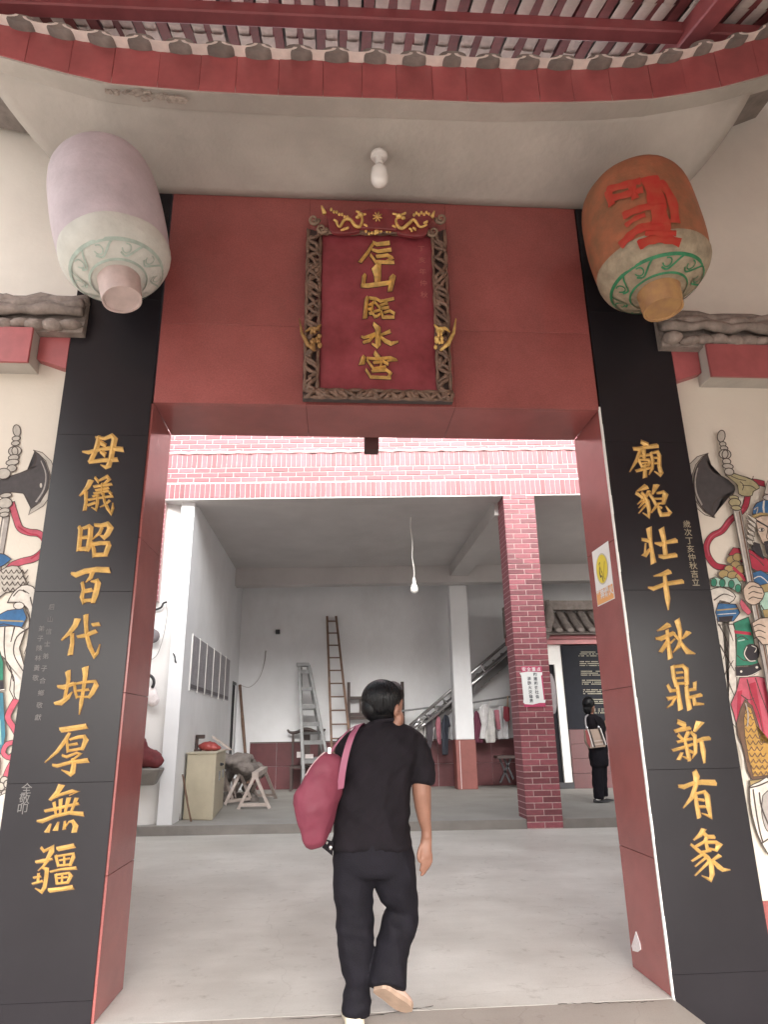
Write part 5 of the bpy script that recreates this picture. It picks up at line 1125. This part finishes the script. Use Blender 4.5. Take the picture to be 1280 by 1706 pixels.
m = MB(); q = K(921, 1150); m.ball((q.x, YB+.04, 2.0), .1, .05, .42, 12, 10); o = m.build('door_drape', M('drape_grey', (.22, .20, .21), .8, var=.3), sv)
MB().box(xd0+.02, xd1-.02, YB+.03, YB+.06, .14, .18).build('sill', white_paint, sv)
MB().box(w0-.4, 4.62, YB-.05, YB+.02, .12, .24).build('plinth', dark_metal, sv)
MB().box(4.602, 6.6, YB-.05, YB+.2, 1.27, 3.0).build('black_tablet', M('tablet_black', (.010, .011, .016), .6, var=.3, scale=3, spec=.15), sv)
x = 4.602
while x < 6.4:
    z0 = .12
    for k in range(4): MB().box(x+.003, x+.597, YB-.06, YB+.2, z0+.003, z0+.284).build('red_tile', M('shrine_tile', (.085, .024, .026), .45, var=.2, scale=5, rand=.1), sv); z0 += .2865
    x += .6
m = MB(); rn = random.Random(2)
for (y0_, nrow) in ((1087, 3), (1103, 3), (1119, 3), (1134, 3), (1150, 3), (1166, 3), (1182, 3)):
    for r_ in range(nrow):
        px = 965+ (y0_-1087)*.12
        while px < 1012:
            if rn.random() < .86:
                a = K(px, y0_+r_*3.2, .054); m.poly([a, a+Vector((.016, 0, 0)), a+Vector((.016, 0, .018)), a+Vector((0, 0, .018))])
            px += 1.9
tag(m.build('tablet_lettering', M('tablet_gold', (.36, .33, .25), .6), sv), kind='stuff')
MB().box(w0-.5, 6.6, YB-.12, YB+.2, 3.02, 3.12).build('red_beam', red_tile, sv); MB().box(w0-.5, 6.6, YB-.2, YB+.2, 3.125, 3.19).build('red_beam', red_paint, sv); MB().box(w0-.5, 6.6, YB-.26, YB+.2, 3.195, 3.26).build('red_beam', M('beam_dark', (.10, .03, .03), .5), sv)
x = w0-.45; i = 0
while x < 6.5:
    m = MB(); m.rings([[Vector((x+.085*math.cos(q)*s, y_, z_+.05*math.sin(q)*s)) for q in [2*math.pi*j/10 for j in range(10)]] for y_, z_, s in ((YB-.48, 3.27, .8), (YB-.46, 3.275, 1), (YB-.2, 3.42, 1), (YB+.1, 3.70, .95), (YB+.2, 3.84, .9))]); m.build('cap_tile', grey_tile, sv, smooth=40)
    m = MB(); m.rings([[Vector((x+.12+.07*math.cos(math.pi*j/6), y_, z_-.04*math.sin(math.pi*j/6))) for j in range(7)] for y_, z_ in ((YB-.44, 3.27), (YB-.2, 3.38), (YB+.2, 3.78))], close=False); m.build('pan_tile', grey_tile, sv, smooth=40)
    x += .24; i += 1
MB().hexa([(w0-.5, YB-.40, 3.20), (6.6, YB-.40, 3.20), (6.6, YB+.3, 3.2), (w0-.5, YB+.3, 3.2), (w0-.5, YB-.38, 3.24), (6.6, YB-.38, 3.24), (6.6, YB+.3, 3.78), (w0-.5, YB+.3, 3.78)]).build('roof_bed', grey_tile, sv)
m = MB(); m.tube([K(x_, y_, .25) for x_, y_ in smooth_path([(900,1068),(908,1060),(914,1040),(916,1018),(912,1000)], 4)], [.05+.06*math.sin(i*.2) for i in range(17)], 9); m.build('ridge_end', grey_tile, sv, smooth=True)
MB().box(w0-.4, 6.6, YB-.05, YB+.25, 3.78, 3.98).build('ridge', grey_tile, sv)
# ================================================================== people
from mathutils import noise as NZ
def folds(o, fn):
    vs = o.data.vertices; nrm = [v.normal.copy() for v in vs]; b = base_of(o)
    for v, nn in zip(vs, nrm): v.co += nn*fn(v.co+b)
    o.data.update()
def rid(p, sx, sy, sz, seed): n = NZ.noise(Vector((p.x*sx+seed, p.y*sy, p.z*sz))); return (1-abs(n)*2.2)
def px_tube(mb, pts, Y, sc, n=14, flat=1.):
    """pts: (px, py, dy, halfwidth in px) -> tube in the place; sc metres per px"""
    return mb.tube([at(p[0], p[1], y=Y+p[2]) for p in pts], [p[3]*sc for p in pts], n, True, flat)
def ell_rings(mb, rows, Y, sc, n=28, zlev=True):
    rs = []
    for px, py, dy, hw, dp in rows:
        c = at(px, py, y=Y+dy); rs.append([c+Vector((hw*sc*math.copysign(abs(math.cos(q))**.85, math.cos(q)), dp*math.copysign(abs(math.sin(q))**.85, math.sin(q)), 0)) for q in [2*math.pi*i/n for i in range(n)]])
    return mb.rings(rs)
Y = -.12
pr = thing('person', 'woman in black walking away through the doorway with a plum bag on her left shoulder', 'person', at(612, 1700, z=0), 'visitors of the temple')
hr = Matrix.Rotation(R(-42), 3, 'Z')
# ---- body: one continuous skin
mb = MB()
mb.ball(at(646, 1168, y=Y+.02), .076, .094, .105, 18, 12, hr)                      # skull
F = hr @ Vector((0, 1, 0)); S_ = hr @ Vector((1, 0, 0)); hc_ = at(646, 1172, y=Y+.02)
mb.ball(hc_+F*.035+Vector((0, 0, -.055)), .056, .062, .058, 14, 9, hr)            # jaw
mb.ball(hc_+F*.098+Vector((0, 0, -.025)), .013, .02, .022, 10, 7, hr)              # nose
mb.ball(hc_+F*.088+Vector((0, 0, -.062)), .026, .012, .013, 10, 7, hr)             # mouth
mb.ball(hc_+F*.08+Vector((0, 0, -.095)), .024, .02, .018, 10, 7, hr)               # chin
for s in (-1, 1): mb.ball(hc_+F*.078+S_*s*.032+Vector((0, 0, .012)), .018, .012, .009, 8, 6, hr)
for s in (-1, 1): mb.ball(hc_+S_*s*.080-F*.004+Vector((0, 0, -.022)), .011, .022, .034, 10, 7, hr); 
mb.tube([at(642, 1232, y=Y+.0), at(643, 1210, y=Y+.01), at(645, 1192, y=Y+.02)], [.066, .058, .056], 14)
ell_rings(mb, [(640, 1224, .01, 50, .07), (638, 1250, .01, 54, .09), (622, 1310, .01, 48, .09), (618, 1360, .01, 50, .09), (620, 1410, .01, 52, .10), (620, 1440, .01, 46, .10)], Y, .0030)
px_tube(mb, [(640, 1232, .0, 20), (690, 1238, 0, 17), (701, 1270, -.01, 17), (702, 1300, -.015, 16.5), (703, 1320, -.012, 16.2), (705, 1345, .0, 14.2), (708, 1368, .01, 11), (711, 1384, .02, 8.4), (711, 1396, .02, 8)], Y, .0030)
px_tube(mb, [(640, 1232, .0, 20), (586, 1238, 0, 17), (572, 1275, .04, 16), (568, 1308, .09, 15), (578, 1312, .2, 12), (592, 1296, .3, 9)], Y, .0030)
mb.ball(at(594, 1290, y=Y+.33), .04, .03, .045, 10, 8)
px_tube(mb, [(606, 1420, 0, 20), (590, 1500, 0, 16), (590, 1560, 0, 13), (595, 1640, 0, 9), (593, 1690, .02, 8)], Y, .0029)
px_tube(mb, [(640, 1420, 0, 20), (661, 1480, .03, 15), (668, 1512, .045, 11), (660, 1550, .02, 11), (648, 1640, -.07, 9)], Y, .0029)
# ---- right hand: palm, four fingers, thumb
hy = Y+.02
px_tube(mb, [(711, 1382, 0, 9.5), (711, 1394, 0, 9.8), (710, 1404, 0, 10.3), (709, 1415, 0, 11.5), (709, 1424, 0, 11.6), (709, 1430, 0, 9)], hy, .0029, 12, .62)
for pts in ([(717.5, 1422, 0, 3.6), (718.5, 1432, .004, 3.5), (715, 1442, .012, 3.3), (710, 1449, .018, 2.8)],
            [(713.5, 1426, 0, 3.7), (714, 1437, .002, 3.6), (710, 1448, .008, 3.3), (705, 1457, .012, 2.6)],
            [(709, 1426, -.004, 3.6), (709, 1438, -.004, 3.5), (706, 1450, .002, 3.2), (702, 1460, .004, 2.5)],
            [(704.5, 1424, -.008, 3.3), (704, 1434, -.010, 3.1), (702.5, 1444, -.006, 2.9), (700.5, 1452, -.004, 2.3)],
            [(703, 1408, -.008, 4.2), (699, 1418, -.014, 4.0), (697.5, 1428, -.016, 3.4), (699.5, 1437, -.012, 2.7)]): px_tube(mb, smooth_path(pts, 3), hy, .0029, 9)
o = mb.build('body', skin, pr); bake(o, voxel=.0055, smooth_it=3)
# ---- hair: dense bob with the ear and cheek left free
mb = MB()
mb.ball(at(637, 1163, y=Y+.005), .100, .108, .098, 22, 14, hr)
mb.ball(at(627, 1178, y=Y-.005), .077, .09, .078, 18, 12, hr)
mb.ball(at(640, 1183, y=Y-.02), .065, .075, .068, 18, 12)
mb.ball(at(655, 1158, y=Y+.03), .058, .07, .075, 16, 10, hr)
mb.tube([at(664, 1160, y=Y+.05), at(668, 1172, y=Y+.05), at(669, 1184, y=Y+.045)], [.03, .018, .006], 9)
o = mb.build('hair', hair, pr); bake(o, voxel=.008, smooth_it=6, disp=[(.06, .008)])
rn = random.Random(12); mb = MB(); c = at(636, 1166, y=Y-.002)
for k in range(520):
    ph = rn.uniform(-math.pi, math.pi); dirv = Vector((math.cos(ph), math.sin(ph), 0))
    fr = dirv.dot(F); th1 = R(132) if fr < .25 else (R(92) if fr < .75 else R(66)); th1 *= rn.uniform(.86, 1.0); th0 = rn.uniform(2, 45)
    pts = []; n_ = 9; sw_ = rn.uniform(-.16, .16)
    for i in range(n_):
        th = lerp(R(th0), th1, i/(n_-1)); sr = math.sin(th) if th < R(90) else lerp(1, .80, (th-R(90))/R(42)); q = ph+sw_*i/(n_-1)
        pts.append(c+Vector((.103*sr*math.cos(q), .108*sr*math.sin(q), .102*math.cos(th)+(0 if th < R(90) else -.012*(th-R(90))/R(40))))*(1+.012*math.sin(k*1.3)))
    mb.tube(pts, [.0022+.0030*math.sin(math.pi*(i+.6)/n_) for i in range(n_)], 5)
tag(mb.build('hair_strands', hair, pr, smooth=True), kind='stuff')
mb = MB(); mb.ball(at(660.5, 1183, y=Y-.075), .013, .018, .032, 12, 9, Matrix.Rotation(R(14), 3, 'Y')); mb.ball(at(659.5, 1190, y=Y-.072), .010, .012, .012, 10, 7); mb.ball(at(664, 1197, y=Y-.03), .03, .045, .045, 12, 9); mb.ball(at(660, 1206, y=Y-.03), .028, .04, .04, 12, 9)
o = mb.build('ear', skin, pr); bake(o, voxel=.005, smooth_it=2)
# ---- shirt
mb = MB()
ell_rings(mb, [(640, 1204, .01, 22, .066), (640, 1209, .01, 33, .080), (641, 1216, .01, 50, .095), (641, 1226, .01, 62, .108), (639, 1242, .01, 68, .122), (632, 1270, .01, 66, .132), (623, 1300, .01, 61, .135), (619, 1340, .01, 60, .135), (618, 1375, .01, 62, .138), (618, 1404, .01, 65, .142), (618, 1412, .01, 65, .14)], Y, .0030)
px_tube(mb, smooth_path([(668, 1232, 0, 20), (690, 1240, 0, 21), (700, 1258, -.005, 21), (704, 1280, -.01, 20.5), (704, 1305, -.015, 20)], 3), Y, .0030, 18)
px_tube(mb, smooth_path([(612, 1232, 0, 20), (588, 1240, 0, 21), (574, 1262, .02, 20), (567, 1290, .06, 19), (567, 1305, .09, 18)], 3), Y, .0030, 18)
o = mb.build('shirt', black_cloth, pr); bake(o, voxel=.010, smooth_it=4, disp=[(.16, .016)])
folds(o, lambda p: .011*rid(p+Vector((p.z*.55, 0, 0)), 7, 5, 3.2, 3)+.006*rid(p-Vector((p.z*.9, 0, 0)), 14, 9, 7, 8))
mb = MB(); ring = [at(640, 1204, y=Y+.01)+Vector((.071*math.cos(q), .074*math.sin(q), .012*math.sin(q+2.6))) for q in [2*math.pi*i/24 for i in range(25)]]
mb.tube(ring, .014, 8); o = mb.build('collar', black_cloth, pr, smooth=True)
# ---- trousers
mb = MB()
ell_rings(mb, [(620, 1385, .01, 60, .13), (621, 1410, .01, 66, .135), (622, 1432, .01, 70, .138), (623, 1448, .01, 68, .13), (624, 1456, .01, 60, .115)], Y, .0029)
px_tube(mb, smooth_path([(591, 1438, .0, 38), (588, 1475, .0, 34.5), (590, 1520, .0, 31.5), (592, 1565, .0, 30), (594.5, 1600, .0, 28), (597, 1622, -.01, 24.5), (597, 1638, -.01, 18), (595, 1656, 0, 20), (593, 1688, 0, 22)], 3), Y, .0028, 20)
px_tube(mb, smooth_path([(654, 1440, .0, 39), (661, 1478, .02, 33.5), (671, 1510, .045, 25), (668, 1530, .045, 28), (660, 1556, .02, 28.5), (653, 1590, -.02, 27), (648, 1620, -.05, 28), (646, 1645, -.075, 29.5)], 3), Y, .0028, 20)
o = mb.build('trousers', black_trouser, pr); bake(o, voxel=.010, smooth_it=4, disp=[(.13, .006)])
folds(o, lambda p: .007*rid(p+Vector((p.z*.3, 0, 0)), 9, 6, 2.6, 5)+.009*rid(p, 5, 5, 13, 1)*max(0, 1-abs(p.z-.42)/.25)+.008*rid(p, 5, 5, 17, 4)*max(0, 1-abs(p.z-.08)/.12))
# ---- shoes
def shoe(heel, toe, upv, wd, name, upper, solem):
    heel = Vector(heel); toe = Vector(toe); ax = (toe-heel).normalized(); upv = Vector(upv); sd = ax.cross(upv).normalized(); nv = sd.cross(ax).normalized(); L = (toe-heel).length
    prof = [(-.03, .55, .45), (.02, .82, .95), (.15, .92, 1.0), (.35, .86, .88), (.6, 1.0, .78), (.8, .98, .62), (.93, .75, .48), (1.0, .4, .3)]
    mb = MB(); mb.rings([[heel+ax*(s*L)+sd*wd/2*a*math.cos(q)+nv*(.012+.062*b*max(0, math.sin(q))) for q in [2*math.pi*i/18 for i in range(18)]] for s, a, b in prof]); o = mb.build(name, upper, pr, smooth=60)
    mb = MB(); outl = [(s, a*1.03) for s, a, b in prof]; pts = [heel+ax*(s*L)+sd*wd/2*a for s, a in outl]+[heel+ax*(s*L)-sd*wd/2*a for s, a in reversed(outl)]
    mb.prism([p-nv*.006 for p in pts], nv*.02); mb.build('sole', solem, o)
lh = at(592, 1702, y=Y-.05); lh.z = .008
shoe(lh, lh+Vector((-.015, .235, 0)), (0, 0, 1), .098, 'shoe', cream, M('cream_sole', (.52, .46, .36), .8))
rh = at(632, 1650, y=Y-.13); rt = at(682, 1684, y=Y-.02); rt.z = max(rt.z, .02)
shoe(rh+Vector((0, .02, -.0)), rt, (.25, .62, .74), .096, 'shoe', M('shoe_pinkish', (.52, .36, .29), .75), sole_m)
# ================================================================== plum shoulder bag
bg_ = thing('shoulder_bag', 'plum nylon shoulder bag on the walking woman, zip strip along its edge', 'bag', at(530, 1412, y=Y-.12))
out = smooth_path([(541,1254),(557,1256),(568,1262),(571,1282),(568,1310),(562,1345),(551,1380),(540,1405),(524,1412),(511,1411),(503,1388),(495,1352),(496,1325),(507,1296),(523,1272),(541,1254)], 2)[:-1]
cx = sum(p[0] for p in out)/len(out); cy = sum(p[1] for p in out)/len(out); rs = []
for t_ in (-1, -.93, -.75, -.45, 0, .45, .75, .93, 1):
    k = max(.03, (1-abs(t_)**2.2))**.42; rs.append([at(cx+(p[0]-cx)*k, cy+(p[1]-cy)*k, y=Y-.12)+Vector((t_*.03, t_*.08, 0)) for p in out])
mb = MB(); mb.rings(rs); o = mb.build('bag_body', plum, bg_); bake(o, voxel=.009, smooth_it=3, disp=[(.2, .03)])
folds(o, lambda p: .007*rid(p+Vector((p.z*.5, 0, 0)), 9, 8, 4, 2)+.003*rid(p, 18, 12, 14, 6))
mb = MB(); mb.tube([at(x, y, y=Y-.16) for x, y in smooth_path([(541,1253),(530,1263),(520,1275),(509,1292)], 4)], .004, 6); mb.build('zip_strip', M('zip_pale', (.40, .27, .28), .6), bg_)
def strap(pts, w, off=0):
    mb = MB(); rows = []
    for x, y, dy in smooth_path(pts, 5): p = at(x, y, y=Y+dy); rows.append([p+Vector((-w/2, 0, 0)), p+Vector((w/2, 0, w*.22)), p+Vector((w/2, .006, w*.22)), p+Vector((-w/2, .006, 0))])
    mb.rings(rows); return mb.build('strap', pink_strap, bg_)
strap([(550, 1256, -.13), (562, 1238, -.14), (576, 1222, -.135), (590, 1211, -.08), (596, 1209, .02), (592, 1224, .12)], .014)
strap([(567, 1316, -.15), (571, 1285, -.165), (577, 1256, -.165), (586, 1228, -.14), (597, 1210, -.07), (603, 1208, .02), (598, 1224, .12)], .034)
mb = MB(); q = at(549, 1250, y=Y-.13); mb.box(q.x-.009, q.x+.009, q.y-.008, q.y+.008, q.z-.018, q.z+.016); mb.build('buckle', steel, bg_, bevel=.003)
mb = MB(); mb.prism([at(x, y, y=Y-.07) for x, y in ((537,1412),(545,1400),(556,1404),(554,1426))], (0, .03, 0)); mb.build('pouch_corner', black_cloth, bg_); mb = MB(); mb.ball(at(551, 1412, y=Y-.09), .008, .006, .012, 8, 6); mb.ball(at(545, 1404, y=Y-.09), .006, .006, .008, 8, 6); mb.build('charm', steel, bg_)
# ================================================================== second visitor in the shade of the pavilion
Y2 = 7.95; k2 = .0099
p2 = thing('person', 'woman in black standing before the black tablet, striped bag behind her back', 'person', at(1000, 1338, y=Y2), 'visitors of the temple')
hr2 = Matrix.Rotation(R(-60), 3, 'Z')
mb = MB(); mb.ball(at(983, 1175, y=Y2), .08, .095, .115, 16, 11, hr2); hc2 = at(983, 1177, y=Y2); F2 = hr2 @ Vector((0, 1, 0))
mb.ball(hc2+F2*.04+Vector((0, 0, -.055)), .055, .06, .06, 12, 9, hr2); mb.ball(hc2+F2*.1+Vector((0, 0, -.02)), .014, .02, .022, 8, 6, hr2); mb.ball(hc2+(hr2 @ Vector((.082, 0, -.02))), .012, .022, .034, 8, 6, hr2)
px_tube(mb, [(986, 1205, 0, 6), (985, 1190, 0, 5.5)], Y2, k2); ell_rings(mb, [(992, 1200, 0, 15, .09), (996, 1240, 0, 13, .09), (998, 1262, 0, 14, .1)], Y2, k2)
px_tube(mb, [(1000, 1206, 0, 4.6), (1006, 1222, .05, 4.2), (1008, 1208, .25, 3.2), (1009, 1203, .3, 3)], Y2, k2)
px_tube(mb, [(984, 1206, 0, 4.6), (980, 1226, 0, 4.2), (983, 1244, .05, 3.4), (984, 1252, .06, 3)], Y2, k2)
for k in range(4): px_tube(mb, [(1008+k*.8, 1204, .28, .9), (1009+k*.8, 1199+k*.5, .3, .85), (1010.5+k*.8, 1196+k, .31, .7)], Y2, k2, 7)
px_tube(mb, [(995, 1262, 0, 7), (995, 1300, 0, 6), (996, 1330, 0, 4.5)], Y2, k2); px_tube(mb, [(1002, 1262, 0, 6), (1003, 1300, .05, 4.5), (1006, 1325, .1, 3.5)], Y2, k2)
o = mb.build('body', skin, p2); bake(o, voxel=.014, smooth_it=3)
mb = MB(); mb.ball(at(981, 1172, y=Y2-.01), .10, .112, .115, 18, 12, hr2); mb.ball(at(979, 1182, y=Y2-.02), .075, .08, .09, 14, 9)
o = mb.build('hair', hair, p2); bake(o, voxel=.014, smooth_it=3, disp=[(.05, .015)])
mb = MB(); ell_rings(mb, [(986, 1190, 0, 8, .08), (988, 1195, 0, 14, .11), (991, 1203, 0, 17.5, .125), (994, 1225, 0, 15.5, .13), (997, 1245, 0, 15, .14), (998, 1256, 0, 15.5, .145)], Y2, k2)
px_tube(mb, [(1000, 1202, 0, 6.2), (1005, 1216, .04, 5.8), (1006.5, 1213, .16, 5)], Y2, k2); px_tube(mb, [(984, 1202, 0, 6.2), (981, 1222, 0, 5.6), (982, 1234, .03, 5)], Y2, k2)
o = mb.build('top', black_cloth, p2); bake(o, voxel=.016, smooth_it=3, disp=[(.12, .03)])
mb = MB(); ell_rings(mb, [(997, 1243, 0, 15, .14), (998, 1262, 0, 15.5, .15), (999, 1276, 0, 14.5, .14)], Y2, k2)
px_tube(mb, [(996, 1268, -.01, 10), (996.5, 1300, -.01, 9.3), (998.5, 1331, -.01, 8.5)], Y2, k2, 14); px_tube(mb, [(1003, 1268, .03, 9.5), (1004, 1300, .06, 8.6), (1006, 1326, .1, 7.5)], Y2, k2, 14)
o = mb.build('trousers', black_trouser, p2); bake(o, voxel=.016, smooth_it=3, disp=[(.12, .03)])
for (px, py, dy) in ((997, 1334.5, -.02), (1004, 1330, .12)):
    c = at(px, py, y=Y2+dy); c.z = .125; mb = MB(); mb.rings([[c+Vector((s, .042*a*math.cos(q), .012+.055*b*max(-.2, math.sin(q)))) for q in [2*math.pi*i/12 for i in range(12)]] for s, a, b in ((-.07, .6, .8), (-.03, 1, 1), (.05, .95, .7), (.13, 1, .5), (.19, .5, .3))]); s_ = mb.build('shoe', M('shoe_black', (.02, .02, .022), .4), p2, smooth=60)
    mb = MB(); mb.ball(c+Vector((.0, -.036, .055)), .045, .01, .018, 8, 6); mb.build('sock', white_paint, p2)
b2 = thing('striped_bag', 'tan and white striped shoulder bag behind the woman at the black tablet', 'bag', at(995, 1246, y=Y2-.2))
yb = Y2-.19
def bpoly(pts, th, name, m_, lift=0): mb = MB(); mb.prism([at(x, y, y=yb-lift) for x, y in pts], (0, th, 0)); return mb.build(name, m_, b2, bevel=.006)
bpoly([(976,1216),(1001,1214),(1011,1236),(1010,1244),(984,1247),(977,1236)], .09, 'bag_body', M('bag_tan', (.42, .32, .26), .7, var=.12))
bpoly([(976,1217),(981,1216),(985,1240),(984,1246),(979,1238)], .02, 'red_end', M('bag_red', (.30, .07, .07), .6), .012)
for a, b in (((980,1215),(989,1245)),((983,1215),(992,1245)),((998,1213),(1008,1241)),((1001,1213),(1010.5,1241))):
    mb = MB(); mb.bar(at(*a, y=yb-.014), at(*b, y=yb-.014), .014, .012, (0, 1, 0)); mb.build('stripe', white_paint if a[0] in (980, 1001) else dark_metal, b2)
for y_ in (1233, 1239): mb = MB(); mb.bar(at(990, y_+2, y=yb-.012), at(1006, y_, y=yb-.012), .02, .008, (0, 1, 0)); mb.build('stripe', M('bag_pale', (.55, .46, .40), .7), b2)
mb = MB(); mb.tube([at(x, y, y=yb+dy) for x, y, dy in smooth_path([(978,1215,0),(976,1202,.02),(977,1194,.08),(982,1190,.18)], 4)], .014, 7); mb.build('strap', M('strap_grey', (.35, .33, .34), .6), b2)
mb = MB(); mb.tube([at(x, y, y=yb+dy) for x, y, dy in smooth_path([(999,1213,0),(996,1205,.04),(990,1194,.1),(984,1190,.18)], 4)], .010, 7); mb.build('strap', black_cloth, b2)
for px, py in ((978.5,1212.5),(998,1211.5)): mb = MB(); mb.ball(at(px, py, y=yb-.01), .022, .015, .024, 8, 6); mb.build('ring', steel, b2)
